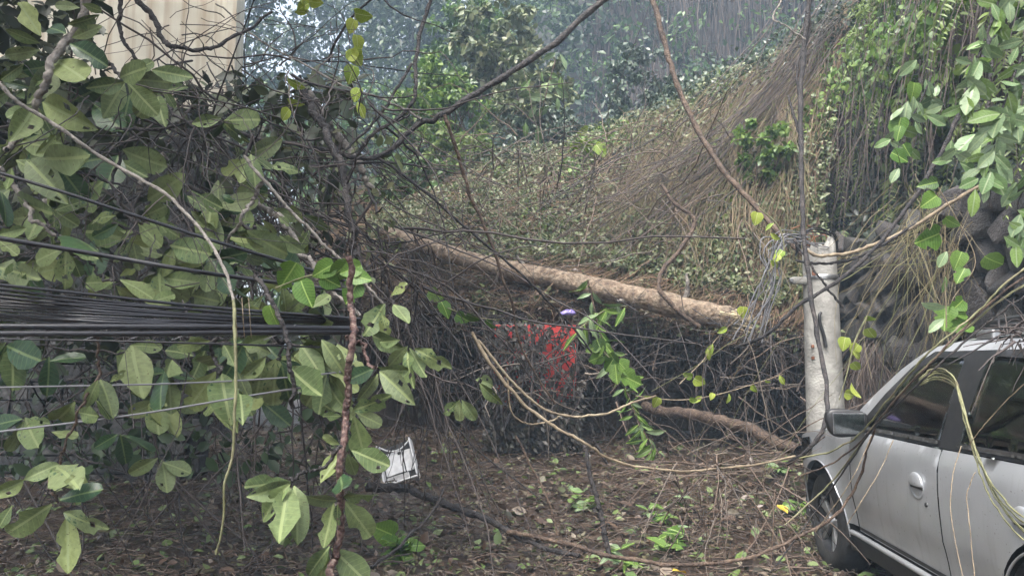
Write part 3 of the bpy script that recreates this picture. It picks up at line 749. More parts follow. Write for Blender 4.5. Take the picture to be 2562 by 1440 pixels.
# ------------------------------------------------------------------ silver car
YAW = math.atan((1415 - 1281) / F)
dirv = np.array((math.sin(YAW), math.cos(YAW), 0)); rgt = np.array((math.cos(YAW), -math.sin(YAW), 0))
CAR = rgt * 2.77 + dirv * 4.365
car = thing('silver_car', 'dirty silver crossover car parked under the vines on the right', 'car', CAR, rotz=-YAW)
LEN = 4.31
def wplan(s):
    s = np.asarray(s, float)
    return 1 - .17 * np.clip((.50 - s) / .50, 0, 1) ** 2 - .12 * np.clip((s - 3.7) / .6, 0, 1) ** 2
_z = [.20, .30, .38, .46, .53, .60, .72, .85, .95, 1.01, 1.045, 1.06, 1.30, 1.50, 1.56, 1.605]
_w = [.835, .85, .862, .872, .884, .902, .912, .912, .905, .893, .876, .866, .785, .702, .668, .605]
def hw(s, z):
    base = np.interp(z, _z, _w)
    # swell over the wheel arches
    fl = 0
    for sc in (.82, 3.49):
        d = np.sqrt((np.asarray(s) - sc) ** 2 + (np.asarray(z) - .34) ** 2)
        fl = fl + .028 * np.exp(-((d - .40) / .075) ** 2)
    return base * wplan(s) + fl
def side(s, z, sgn, off=0.0):
    return np.stack([sgn * (hw(s, z) + off), LEN / 2 - np.asarray(s), np.asarray(z)], -1)
def dens(poly, step=.05):
    out = []
    for a, b in zip(poly, poly[1:] + poly[:1]):
        n = max(1, int(math.hypot(b[0] - a[0], b[1] - a[1]) / step))
        out += [(a[0] + (b[0] - a[0]) * k / n, a[1] + (b[1] - a[1]) * k / n) for k in range(n)]
    return out
def inside(p, poly):
    x, y = p; c = False
    for (x0, y0), (x1, y1) in zip(poly, poly[1:] + poly[:1]):
        if (y0 > y) != (y1 > y) and x < (x1 - x0) * (y - y0) / (y1 - y0) + x0: c = not c
    return c
def edge_dist(p, poly):
    m = 9
    for (x0, y0), (x1, y1) in zip(poly, poly[1:] + poly[:1]):
        l2 = (x1 - x0) ** 2 + (y1 - y0) ** 2 + 1e-12
        t = max(0, min(1, ((p[0] - x0) * (x1 - x0) + (p[1] - y0) * (y1 - y0)) / l2))
        m = min(m, math.hypot(p[0] - x0 - t * (x1 - x0), p[1] - y0 - t * (y1 - y0)))
    return m
def panel(name, poly, mat, sgn, off=0.0, holes=(), step=.045, thick=0.0, parent=car):
    pts, edges = [], []
    for pl in [poly] + list(holes):
        d = dens(pl, step); o = len(pts); pts += d
        edges += [(o + k, o + (k + 1) % len(d)) for k in range(len(d))]
    s0 = min(p[0] for p in poly); s1 = max(p[0] for p in poly); z0 = min(p[1] for p in poly); z1 = max(p[1] for p in poly)
    for a in np.arange(s0 + step / 2, s1, step):
        for b in np.arange(z0 + step / 2, z1, step):
            q = (a, b)
            if inside(q, poly) and edge_dist(q, poly) > step * .45 and not any(inside(q, h) or edge_dist(q, h) < step * .45 for h in holes):
                pts.append(q)
    r = delaunay_2d_cdt([Vector(p) for p in pts], edges, [], 0, 1e-5)
    co = np.array([(v.x, v.y) for v in r[0]]); tri = []
    for f in r[2]:
        c = tuple(co[list(f)].mean(0))
        if inside(c, poly) and not any(inside(c, h) for h in holes): tri.append(list(f))
    tri = np.array(tri)
    if sgn > 0: tri = tri[:, ::-1]
    V = side(co[:, 0], co[:, 1], sgn, off)
    # orient outward
    n = np.cross(V[tri[:, 1]] - V[tri[:, 0]], V[tri[:, 2]] - V[tri[:, 0]])[:, 0].sum()
    if n * sgn < 0: tri = tri[:, ::-1]
    o = obj(name, new_mesh(name, V, tri), mat, parent)
    if thick:
        m = o.modifiers.new('thickness', 'SOLIDIFY'); m.thickness = thick; m.offset = -1
    return o
def arc(sc, r, a0, a1, n=18):
    return [(sc + r * math.cos(math.radians(a0 + (a1 - a0) * k / n)), .34 + r * math.sin(math.radians(a0 + (a1 - a0) * k / n))) for k in range(n + 1)]
def zf(s): return float(np.interp(s, [.05, .33, .6, 1.22, 1.5], [.80, .905, .965, 1.035, 1.045]))
FW, RW = .82, 3.49
wheel_me = {}
for sg, sname in ((-1, 'left'), (1, 'right')):
    top = [(s, zf(s)) for s in np.linspace(1.385, .33, 9)]
    panel('front_fender', [(1.30, .42), (1.375, .42), (1.385, 1.035)] + top[1:] + [(.33, .50)] + arc(FW, .435, 158, 10), M['paint'], sg)
    fd = panel('front_door', [(1.392, .395), (2.545, .395), (2.555, .70), (2.535, 1.048), (1.395, 1.038)], M['paint'], sg)
    rd = panel('rear_door', [(2.556, .395), (2.98, .395)] + arc(RW, .47, 172, 118, 8) + [(3.40, .95), (3.42, 1.068), (2.548, 1.05), (2.568, .70)], M['paint'], sg)
    panel('quarter_panel', arc(RW, .435, 112, 18, 10) + [(4.22, .45), (4.25, .8), (4.16, 1.085), (3.43, 1.07), (3.41, .95)], M['paint'], sg)
    fwin = [(1.53, 1.078), (2.50, 1.092), (2.475, 1.495), (2.44, 1.515), (2.16, 1.512), (1.98, 1.43), (1.76, 1.27)]
    rwin = [(2.68, 1.095), (3.42, 1.115), (3.36, 1.42), (3.26, 1.50), (2.72, 1.518), (2.69, 1.49)]
    panel('window_frame', [(1.40, 1.047), (2.54, 1.056), (3.62, 1.078), (3.50, 1.50), (3.34, 1.548), (2.12, 1.545), (1.93, 1.46), (1.70, 1.295)], M['black'], sg, .003, (fwin, rwin), step=.05)
    panel('quarter_window', [(3.64, 1.10), (4.05, 1.13), (3.92, 1.44), (3.55, 1.49)], M['glass'], sg, .001, thick=.004)
    panel('front_window', fwin, M['glass'], sg, -.006, thick=.004)
    panel('rear_window', rwin, M['glass'], sg, -.006, thick=.004)
    panel('window_seal', [(1.53, 1.060), (2.50, 1.070), (2.50, 1.088), (1.53, 1.076)], M['rubber'], sg, .012, step=.02)
    panel('window_seal', [(2.68, 1.074), (3.42, 1.092), (3.42, 1.110), (2.68, 1.091)], M['rubber'], sg, .012, step=.02)
    panel('roof_pillar', [(1.20, 1.04), (1.395, 1.043), (1.69, 1.293), (1.92, 1.462), (2.11, 1.548), (3.34, 1.551), (3.51, 1.503), (3.63, 1.085), (4.12, 1.09), (4.10, 1.52), (3.9, 1.604), (2.28, 1.604), (2.05, 1.572), (1.78, 1.44), (1.45, 1.22)], M['paint'], sg, 0, ([(3.64, 1.10), (4.05, 1.13), (3.92, 1.44), (3.55, 1.49)],))
    panel('sill_cladding', [(1.24, .24), (3.02, .24), (3.0, .385), (1.27, .385)], M['black'], sg, .006)
    # bright sill moulding
    ss = np.linspace(1.30, 3.0, 24)
    V, Fs = tubes(side(ss, np.full(24, .368), sg, .018)[None], np.full((1, 24), .017), 8)
    obj('sill_moulding', new_mesh('sill_moulding', V, Fs), M['paint'], car)
    panel('door_lower_trim', [(1.40, .402), (2.54, .402), (2.54, .425), (1.40, .425)], M['black'], sg, .004, step=.03)
    # wheel arch lip and liner
    for sc in (FW, RW):
        aa = np.radians(np.linspace(-2, 182, 40))
        s_ = sc + .432 * np.cos(aa); z_ = .34 + .432 * np.sin(aa)
        V, Fs = tubes(side(s_, z_, sg, .0)[None], np.full((1, 40), .006), 6)
        obj('arch_lip', new_mesh('arch_lip', V, Fs), M['paint' if sc == FW else 'paint'], car)
        V, Fs = lathe([(.43, 0), (.43, .30), (.05, .30)], 40, 'x')
        V = V * np.array((-sg, 1, 1)); V[:, 0] += sg * .90; V[:, 1] += LEN / 2 - sc; V[:, 2] += .34
        keep = V[Fs].mean(1)[:, 2] > .30
        obj('arch_liner', new_mesh('arch_liner', V, Fs[keep]), M['rubber'], car)
        # wheel
        w = bpy.data.objects.new('wheel', None); w.empty_display_size = .1; C.objects.link(w); w.parent = car
        w.location = (sg * .79, LEN / 2 - sc, .34); w.rotation_euler = (0, 0, 0 if sg > 0 else math.pi)
        if not wheel_me:
            wheel_me['tyre'] = new_mesh('tyre', *lathe([(.215, -.10), (.30, -.108), (.33, -.10), (.343, -.07), (.345, 0), (.343, .07), (.33, .10), (.30, .108), (.225, .10), (.215, .09)], 44, 'x'))
            wheel_me['rim'] = new_mesh('rim', *lathe([(.225, .10), (.235, .095), (.225, .08), (.20, .06), (.19, -.05), (.02, -.06)], 40, 'x'))
            bm = bmesh.new()
            for k in range(5):
                for off in (-.13, .13):
                    g = bmesh.ops.create_cube(bm, size=1.0)['verts']; an = k * 2 * math.pi / 5
                    for v in g:
                        rr = .125 + v.co.z * .20; wd = .030 + .012 * (rr - .1) / .1
                        a_ = an + off * (rr / .2)
                        tang = v.co.y * wd; rad_ = rr
                        yy = rad_ * math.cos(a_) - tang * math.sin(a_); zz = rad_ * math.sin(a_) + tang * math.cos(a_)
                        v.co = Vector((.065 + v.co.x * .03 - (.02 if rr < .1 else 0), yy, zz))
            g = bmesh.ops.create_cone(bm, cap_ends=True, segments=20, radius1=.05, radius2=.04, depth=.04)['verts']
            for v in g: v.co = Vector((.07 + v.co.z, v.co.x, v.co.y))
            bmesh.ops.bevel(bm, geom=list(bm.edges), offset=.004, segments=1, affect='EDGES')
            me = bpy.data.meshes.new('spokes'); bm.to_mesh(me); bm.free(); wheel_me['spokes'] = me
            for k_, m_ in (('tyre', 'rubber'), ('rim', 'black'), ('spokes', 'steel')): wheel_me[k_].materials.append(M[m_])
        for k_ in ('tyre', 'rim', 'spokes'): obj(k_, wheel_me[k_], None, w)
    # head lamp
    panel('headlight', [(.335, .70), (.64, .80), (.66, .87), (.58, .92), (.335, .88)], M['glass'], sg, .006, thick=.006)
    # mirror: arm, shell, glass
    mc = side(np.array(1.56), np.array(1.10), sg, .13)
    bm = bmesh.new(); bmesh.ops.create_uvsphere(bm, u_segments=24, v_segments=16, radius=1.0)
    for v in bm.verts:
        p = np.array(v.co); p = np.sign(p) * np.abs(p) ** .62
        x, y, zc = p[0] * .125, p[1] * .085, p[2] * .088
        if y < 0: y *= .35
        x *= 1 + .15 * p[2]; zc *= 1 - .12 * p[0] * -sg
        v.co = Vector((x, y, zc))
    mo = bm_obj('mirror', bm, M['black'], car, True); mo.location = mc
    mg = bm_obj('mirror_glass', box((0, -.040, 0), (.19, .006, .125), .0025), M['glass'], mo)
    mb = bm_obj('mirror_back', box((0, -.036, 0), (.195, .002, .13)), M['steel'], mo)
    bm_obj('mirror_arm', box((-sg * .11, .01, -.045), (.09, .05, .035), .01), M['black'], mo)
    # handles
    for dr, s_h in ((fd, 2.33), (rd, 3.27)):
        ctr = side(np.array(s_h), np.array(.835), sg, 0)
        V, Fs = lathe([(.064, .001), (.060, .006), (.052, .001), (.035, -.004), (0.001, -.006)], 32, 'x')
        V = V * np.array((sg, 1, 1)); V[:, 2] *= 1.0
        o = obj('handle_cup', new_mesh('handle_cup', V * np.array((1, 1.3, 1.1)), Fs if sg > 0 else Fs[:, ::-1]), M['paint'], dr); o.location = ctr
        bm = bmesh.new(); bmesh.ops.create_uvsphere(bm, u_segments=24, v_segments=12, radius=1.0)
        for v in bm.verts:
            v.co = Vector((sg * (.004 + v.co.x * .017), v.co.y * .080, max(-.001, v.co.z * .068 if v.co.z > 0 else v.co.z * .004)))
        h = bm_obj('handle_flap', bm, M['paint'], dr, True); h.location = ctr + np.array((sg * .002, 0, .004))
        g = bm_obj('handle_gap', box((sg * .003, 0, -.006), (.006, .135, .016), .002), M['black'], dr); g.location = ctr
    ctr = side(np.array(2.43), np.array(.755), sg, 0)
    V, Fs = lathe([(.012, -.002), (.012, .006), (.006, .008), (.001, .006)], 16, 'x'); V = V * np.array((sg, 1, 1))
    o = obj('key_lock', new_mesh('key_lock', V, Fs), M['black'], fd); o.location = ctr
    # roof rail
    sr = np.array([2.42, 2.46, 2.56, 3.0, 3.4, 3.72, 3.82, 3.86]); zr = np.array([1.615, 1.655, 1.69, 1.705, 1.705, 1.69, 1.655, 1.615])
    V, Fs = tube1(np.stack([np.full(8, sg * .575), LEN / 2 - sr, zr], -1), .02, .02, 50, 10)
    obj('roof_rail', new_mesh('roof_rail', V, Fs), M['black'], car)
    for s_h in (2.47, 3.8):
        bm_obj('rail_foot', box((sg * .575, LEN / 2 - s_h, 1.63), (.05, .16, .06), .015), M['steel' if s_h < 3 else 'black'], car)

def sheet(name, f, nu, nv, mat, parent=car, thick=0.0):
    u, v = np.meshgrid(np.linspace(0, 1, nu), np.linspace(0, 1, nv)); V = f(u, v).reshape(-1, 3)
    i = np.arange(nu * nv).reshape(nv, nu); Fs = np.stack([i[:-1, :-1], i[:-1, 1:], i[1:, 1:], i[1:, :-1]], -1).reshape(-1, 4)
    return obj(name, new_mesh(name, V, Fs), mat, parent)
def roof_f(u, v):
    s = 2.28 + v * 1.68; x = (u * 2 - 1) * (hw(s, np.full_like(s, 1.603)) + .002)
    z = 1.603 + .05 * (1 - (u * 2 - 1) ** 2) ** .8 + .022 * np.sin(np.pi * v) - .0 * v
    return np.stack([x, LEN / 2 - s, z], -1)
sheet('roof', roof_f, 24, 30, M['paint'])
_As = [1.20, 1.45, 1.78, 2.05, 2.28]; _Az = [1.04, 1.22, 1.44, 1.572, 1.604]
def ws_f(u, v):
    k = v * 4; s = np.interp(k, range(5), _As); z = np.interp(k, range(5), _Az); q = u * 2 - 1
    x = q * hw(s, z); s = s - .16 * (1 - q ** 2) * (1 - .6 * v); z = z + .05 * (1 - q ** 2) ** .8 * v
    return np.stack([x, LEN / 2 - s, z], -1)
sheet('windscreen', ws_f, 24, 16, M['glass'])
def hood_f(u, v):
    s = .30 + v * .90; q = u * 2 - 1; z0 = np.interp(s, [.05, .33, .6, 1.22, 1.5], [.80, .905, .965, 1.035, 1.045])
    s2 = s - .14 * (1 - q ** 2) * (1 - v * .2)
    return np.stack([q * hw(s, z0), LEN / 2 - s2, z0 + .06 * (1 - q ** 2) ** .6 * (.4 + .6 * v)], -1)
sheet('bonnet', hood_f, 24, 20, M['paint'])
def bump_f(u, v):
    q = u * 2 - 1; z = .22 + v * .68; x = q * .86
    s = .34 * np.abs(q) ** 2.4 + .10 * np.clip((v - .55) / .45, 0, 1) ** 2 + .05 * np.clip((.2 - v) / .2, 0, 1)
    return np.stack([x, LEN / 2 - s, z], -1)
sheet('front_bumper', bump_f, 30, 14, M['paint'])
def back_f(u, v):
    q = u * 2 - 1; z = .25 + v * 1.36; w_ = np.interp(z, _z, _w) * .88
    s = 4.30 - .13 * np.abs(q) ** 3 - .36 * np.clip((z - 1.05) / .55, 0, 1)
    return np.stack([q * w_, LEN / 2 - s, z], -1)
sheet('tailgate', back_f, 24, 20, M['paint'])
bm_obj('underbody', box((0, -.02, .33), (1.45, 3.9, .18), .03), M['rubber'], car)
bm_obj('cabin_floor', box((0, -.3, .47), (1.5, 2.9, .1), .02), M['rubber'], car)
bm_obj('dashboard', box((0, .72, .93), (1.45, .42, .26), .06), M['black'], car)
for sx in (-.37, .37):
    for yy in (-.10, -.95):
        seat = bm_obj('seat', box((sx, yy, .68), (.5, .5, .16), .05), M['seat'], car)
        sb = bm_obj('seat_back', box((0, 0, 0), (.46, .12, .62), .05), M['seat'], seat); sb.location = (sx, yy - .27, 1.02); sb.rotation_euler = (math.radians(14), 0, 0)
        hr = bm_obj('headrest', box((0, 0, 0), (.26, .09, .18), .04), M['seat'], seat); hr.location = (sx, yy - .37, 1.42)
stw = bpy.data.objects.new('steering_wheel', None); C.objects.link(stw); stw.parent = car; stw.location = (-.37, .40, 1.02); stw.rotation_euler = (math.radians(62), 0, 0); stw.empty_display_size = .1
aa = np.linspace(0, 2 * np.pi, 41); V, Fs = tubes(np.stack([.185 * np.cos(aa), .185 * np.sin(aa), 0 * aa], -1)[None], np.full((1, 41), .015), 8)
obj('grip', new_mesh('grip', V, Fs), M['steel'], stw)
bm_obj('hub', box((0, 0, -.015), (.34, .05, .025), .008), M['black'], stw)
bm_obj('hub_pad', box((0, -.02, -.01), (.13, .13, .04), .015), M['black'], stw)

# ------------------------------------------------------------------ broad leaves, built one by one
def leaf_mesh(name, prof, under, top, bend=.15, fold=.25, twist=0.0, bite=(), hole=(), wave=.012, na=11, nb=7, seed=0):
    """two-sided blade, length 1 along +Y, pale side on +Z"""
    rr = np.random.default_rng(seed)
    t = 1 - (1 - np.linspace(0.0, 1, na)) ** 1.45; q = np.linspace(-1, 1, nb)
    V = np.zeros((na, nb, 3)); uv = np.zeros((na, nb, 2))
    for i, tt in enumerate(t):
        for j, qq in enumerate(q):
            h = prof(tt)
            for (side_, a, b, amt) in bite:
                if side_ * qq > 0 and a < tt < b: h *= 1 - amt * math.sin(math.pi * (tt - a) / (b - a)) ** .5
            x = qq * h * (1 + .04 * rr.normal())
            zc = -bend * tt ** 1.8 + abs(x) * fold + wave * math.sin(tt * 9 + qq * 2.5 + seed) * (abs(qq) + .2)
            tw = twist * tt
            V[i, j] = (x * math.cos(tw) - zc * math.sin(tw) * 0, tt * (1 - bend * .18), zc + x * math.sin(tw))
            uv[i, j] = (.5 + qq * h * 1.0, tt)
    idx = np.arange(na * nb).reshape(na, nb); F1 = []
    for i in range(na - 1):
        for j in range(nb - 1):
            if (i, j) in hole: continue
            F1.append((idx[i, j], idx[i, j + 1], idx[i + 1, j + 1], idx[i + 1, j]))
    F1 = np.array(F1); V1 = V.reshape(-1, 3); uv1 = uv.reshape(-1, 2)
    V2 = V1 - np.array((0, 0, .006))
    me = new_mesh(name, np.vstack([V1, V2]), np.vstack([F1, F1[:, ::-1] + len(V1)]), True, np.vstack([uv1, uv1]))
    me.materials.append(under); me.materials.append(top)
    me.polygons.foreach_set('material_index', np.concatenate([np.zeros(len(F1), np.int32), np.ones(len(F1), np.int32)]))
    return me
def obo(t):
    if t < .6: return .014 + .235 * math.sin(math.pi / 2 * t / .6) ** 1.15
    return .012 + .237 * math.sqrt(max(0.0, 1 - ((t - .6) / .4) ** 2.3))
ell = lambda t: .012 + .22 * max(0, math.sin(math.pi * t ** 1.15)) ** .85 if t < .995 else .01
hrt = lambda t: .02 + .40 * max(0, math.sin(math.pi * min(1, t * .93 + .07) ** .72)) ** .8 if t < .995 else .005
nar = lambda t: .01 + .13 * max(0, math.sin(math.pi * t)) ** .9 if t < .995 else .005
U, Tm = M['under'], M['top']
BROAD = [leaf_mesh('leaf', obo, U, Tm, .10, .10, seed=1), leaf_mesh('leaf', obo, U, Tm, .24, .15, .3, seed=2),
         leaf_mesh('leaf', obo, U, Tm, .05, .12, -.2, bite=((1, .55, .85, .6),), seed=3),
         leaf_mesh('leaf', obo, U, Tm, .18, .18, 0, hole=((6, 4),), seed=4), leaf_mesh('leaf', ell, U, Tm, .22, .2, .4, seed=5),
         leaf_mesh('leaf', obo, U, Tm, -.12, .15, 0, bite=((-1, .7, 1.0, .8), (1, .3, .5, .3)), seed=6),
         leaf_mesh('leaf', ell, U, Tm, .35, .6, -.5, hole=((4, 1), (7, 4)), seed=7), leaf_mesh('leaf', obo, U, Tm, .15, .22, .1, wave=.03, seed=8)]
BROAD += [leaf_mesh('leaf', obo, U, Tm, .45, .5, .6, wave=.03, seed=21), leaf_mesh('leaf', ell, U, Tm, -.25, .7, -.6, bite=((1, .4, .7, .5),), seed=22), leaf_mesh('leaf', obo, U, Tm, .3, .1, -.7, bite=((-1, .5, .75, .5), (1, .75, 1.0, .7)), hole=((5, 2), (5, 3)), wave=.03, seed=23)]
TOPS = [leaf_mesh('leaf', obo, Tm, U, .35, .4, -.3, bite=((1, .5, .8, .5),), seed=24), leaf_mesh('leaf', obo, Tm, U, .15, .2, .2, seed=9)]
G, Y_, PA = M['green'], M['yell'], M['pale']
HEART = [leaf_mesh('leaf', hrt, G, G, .2, .2, .2, seed=11), leaf_mesh('leaf', hrt, G, G, .05, .35, -.3, bite=((1, .3, .5, .4), (-1, .5, .7, .5)), seed=12)]
HEARTY = [leaf_mesh('leaf', hrt, Y_, Y_, .2, .25, .2, seed=13), leaf_mesh('leaf', ell, Y_, Y_, .3, .5, -.3, seed=14)]
PALE = [leaf_mesh('leaf', ell, PA, PA, .2, .2, .2, seed=15), leaf_mesh('leaf', ell, PA, G, .1, .3, -.2, seed=16), leaf_mesh('leaf', ell, PA, PA, .25, .15, .3, seed=17)]
NARROW = [leaf_mesh('leaf', nar, PA, G, .3, .3, .2, seed=18), leaf_mesh('leaf', nar, G, G, .15, .2, 0, seed=19)]

CAMP = np.array((0, 0, EYE))
def put_leaf(par, base, tip, meshes, tilt=.45, face=None, wid=1.0, name='leaf'):
    base = np.asarray(base, float); tip = np.asarray(tip, float)
    if meshes is BROAD: tip = base + (tip - base) * rng.uniform(.92, 1.08); tilt = tilt * .85
    d = tip - base; L = np.linalg.norm(d)
    nrm = (CAMP - base) if face is None else np.asarray(face, float)
    nrm = nrm / np.linalg.norm(nrm) + rng.normal(0, tilt, 3)
    Rm = rot_from(d, nrm)
    o = obj(name, meshes[int(rng.integers(len(meshes)))], None, par)
    wd = wid * rng.uniform(.88, 1.12)
    m = Matrix(((Rm[0, 0] * L * wd, Rm[0, 1] * L, Rm[0, 2] * L, 0), (Rm[1, 0] * L * wd, Rm[1, 1] * L, Rm[1, 2] * L, 0), (Rm[2, 0] * L * wd, Rm[2, 1] * L, Rm[2, 2] * L, 0), (0, 0, 0, 1)))
    m.translation = Vector(base - np.array(par.location))
    o.matrix_local = m
    return o

def branch(label, stems, lv, depth, mat='bark_dark', meshes=BROAD, cat='branch', name='leafy_branch', group=None, tilt=.45, tops=.10, dj=.16):
    """stems: list of (pixel polyline, thickness px, end thickness px); lv: (base px, tip px) pairs"""
    s0 = stems[0][0][0]; foot = P(s0[0], s0[1], depth)
    t = thing(name, label, cat, foot, group)
    for pl, w0, w1 in stems:
        pts = [P(x, y, depth + .05 * math.sin(i * 2.1)) for i, (x, y) in enumerate(pl)]
        V, Fs = tube1(pts, w0 * depth / F / 2, w1 * depth / F / 2, 12 * len(pl), 8, .03)
        wobj('stem', V, Fs, M[mat], t)
    for a, b in lv:
        d0 = depth + rng.uniform(-.05, .1); d1 = d0 + rng.uniform(-dj, dj * .4)
        ms = TOPS if (meshes is BROAD and rng.uniform() < tops) else meshes
        put_leaf(t, P(a[0], a[1], d0), P(b[0], b[1], d1), ms, tilt)
    return t

LG = 'broken broad-leaved branches of the fallen crown'
branch('thick grey leafy branch slanting down from the top left corner', [([(225, -30), (165, 90), (118, 180), (88, 265), (55, 330), (18, 375)], 24, 14)],
       [((165, 85), (118, 60)), ((170, 60), (262, 50)), ((180, 95), (248, 68)), ((175, 110), (252, 145)), ((135, 150), (212, 190)), ((120, 165), (112, 236)),
        ((100, 125), (12, 142)), ((100, 108), (14, 80)), ((110, 200), (55, 215)), ((108, 255), (194, 305)), ((95, 270), (128, 330)), ((82, 270), (58, 330)),
        ((85, 265), (12, 292)), ((102, 90), (52, 12)), ((205, 10), (255, 30)), ((200, 20), (140, 8)), ((60, 160), (10, 190)), ((60, 230), (30, 240))], 3.1, 'bark_grey', group=LG)
branch('branch ending in a pale five-leaf rosette under the cream building', [([(185, 80), (255, 140), (312, 200)], 12, 9)],
       [((312, 205), (222, 228)), ((310, 208), (262, 284)), ((318, 205), (388, 282)), ((320, 198), (424, 205)), ((300, 195), (340, 172)), ((330, 180), (392, 150)), ((380, 175), (480, 195))], 3.2, group=LG, tilt=.25)
branch('knobbly branch on the left edge below the grey leafy branch', [([(-20, 410), (60, 480), (100, 530), (150, 590), (205, 612)], 15, 7)],
       [((68, 400), (140, 474)), ((90, 385), (152, 340)), ((110, 395), (184, 408)), ((30, 420), (20, 478)), ((2, 480), (28, 560)), ((45, 490), (92, 552)), ((66, 570), (-10, 590)),
        ((-5, 600), (48, 640)), ((-8, 668), (64, 682)), ((40, 400), (90, 430)), ((10, 700), (50, 660))], 2.9, 'bark_grey', group=LG)
branch('pale leaf rosette hanging just above the uppermost straight cable on the left', [([(100, 530), (162, 605)], 8, 6)],
       [((162, 590), (278, 604)), ((160, 620), (86, 652)), ((165, 622), (160, 732)), ((178, 640), (206, 694)), ((170, 620), (246, 652))], 2.8, group=LG, tilt=.25)
branch('leafy twig crossed by the pale vine at mid left', [([(300, 380), (300, 480), (330, 545), (372, 560)], 9, 5)],
       [((365, 515), (412, 578)), ((345, 555), (398, 614)), ((290, 540), (206, 545)), ((295, 560), (236, 596)), ((370, 500), (445, 458)), ((300, 520), (260, 520)), ((360, 540), (410, 520))], 3.4, group=LG)
branch('leaf cluster touching the top of the cable bundle', [([(210, 610), (250, 660), (288, 702)], 8, 6)],
       [((300, 700), (390, 738)), ((290, 705), (203, 706)), ((290, 715), (345, 752)), ((375, 757), (440, 735)), ((300, 690), (335, 672)), ((250, 735), (200, 750)), ((330, 720), (420, 760))], 3.0, group=LG, tilt=.3)
mid = [((575, 590), (622, 622)), ((618, 578), (710, 638)), ((620, 600), (704, 612)), ((640, 560), (684, 602)), ((700, 588), (752, 634)), ((652, 650), (716, 668)), ((608, 638), (656, 660)),
       ((520, 600), (456, 646)), ((490, 650), (524, 684)), ((550, 640), (594, 652)), ((600, 660), (634, 694)), ((530, 700), (590, 688)), ((500, 555), (554, 594)), ((468, 490), (514, 518)),
       ((500, 488), (540, 518)), ((552, 488), (588, 504)), ((478, 528), (514, 556)), ((718, 528), (764, 532)), ((698, 540), (724, 566)), ((660, 620), (600, 600)), ((540, 600), (500, 640))]
branch('dense cluster of small pale leaves in the middle of the fallen crown', [([(655, 455), (630, 510), (600, 560), (570, 600), (560, 680)], 12, 6)], mid, 3.7, 'bark_grey', group=LG)
low = [((590, 720), (628, 754)), ((480, 738), (536, 752)), ((540, 775), (606, 742)), ((640, 700), (700, 720)), ((655, 740), (620, 790)), ((690, 690), (740, 700)), ((500, 700), (470, 740)), ((560, 700), (540, 760)),
       ((450, 700), (420, 740)), ((610, 770), (660, 800)), ((560, 790), (610, 790)), ((700, 740), (690, 790)), ((470, 780), (520, 770))]
branch('leafy twig resting on the right end of the cable bundle', [([(590, 660), (580, 720), (560, 780)], 7, 4)], low, 3.6, group=LG)
branch('three-leaf sprig hanging straight below the thick cables', [([(545, 845), (545, 900), (550, 935)], 9, 7)],
       [((540, 930), (468, 1024)), ((555, 935), (562, 1030)), ((595, 930), (622, 996)), ((600, 985), (612, 1034)), ((525, 852), (436, 868)), ((505, 858), (472, 898)), ((545, 890), (486, 918)), ((560, 860), (590, 915)), ((430, 900), (400, 960))], 2.9, group=LG, tilt=.25)
branch('dull green rosette below the cables, left of the red-brown stem', [([(690, 835), (692, 900)], 9, 7)],
       [((665, 893), (603, 955)), ((690, 905), (682, 1030)), ((705, 912), (726, 1022)), ((722, 918), (800, 1004)), ((700, 900), (760, 935)), ((660, 900), (640, 1000))], 3.1, group=LG, tilt=.25)
branch('red-brown leafy stem hanging down in front of the hollow', [([(872, 640), (868, 760), (871, 860), (866, 960), (858, 1060), (848, 1180), (844, 1290), (832, 1400), (826, 1460)], 16, 20), ([(872, 840), (905, 880), (940, 918)], 9, 8)],
       [((805, 850), (868, 940)), ((935, 922), (874, 946)), ((945, 918), (1030, 946)), ((950, 928), (1032, 1004)), ((945, 935), (903, 1012)), ((885, 1025), (958, 1003)), ((890, 1030), (954, 1064)),
        ((885, 1040), (912, 1134)), ((855, 1040), (806, 1040)), ((850, 1112), (802, 1088)), ((860, 1130), (806, 1186)), ((880, 1125), (964, 1164)), ((870, 1135), (892, 1200)), ((850, 1185), (866, 1240)),
        ((860, 1243), (938, 1224)), ((860, 1250), (928, 1340)), ((840, 1250), (786, 1262)), ((835, 1255), (818, 1350)), ((825, 1365), (762, 1446)), ((830, 1370), (920, 1456)), ((820, 1370), (796, 1456)), ((845, 1260), (840, 1320))],
       2.7, 'bark_red', group=LG, tilt=.3, tops=.06)
branch('dark twig with a fan of pale leaves right of the red-brown stem', [([(955, 660), (985, 760), (1005, 810), (1030, 868)], 9, 7)],
       [((985, 762), (1024, 798)), ((955, 785), (972, 838)), ((1020, 865), (964, 924)), ((1025, 870), (1064, 946)), ((1038, 872), (1120, 918)), ((1020, 880), (1014, 956)), ((932, 838), (990, 872)), ((960, 760), (930, 830)), ((980, 740), (1010, 700)), ((1000, 850), (940, 860))], 2.9, group=LG, tilt=.3)
branch('drooping big-leaf rosette low over the ground in the centre left', [([(852, 1118), (790, 1172), (730, 1205)], 9, 8)],
       [((728, 1205), (608, 1215)), ((725, 1210), (622, 1318)), ((720, 1215), (690, 1370)), ((735, 1215), (758, 1330)), ((725, 1205), (640, 1255))], 2.45, group=LG, tilt=.2, tops=0)
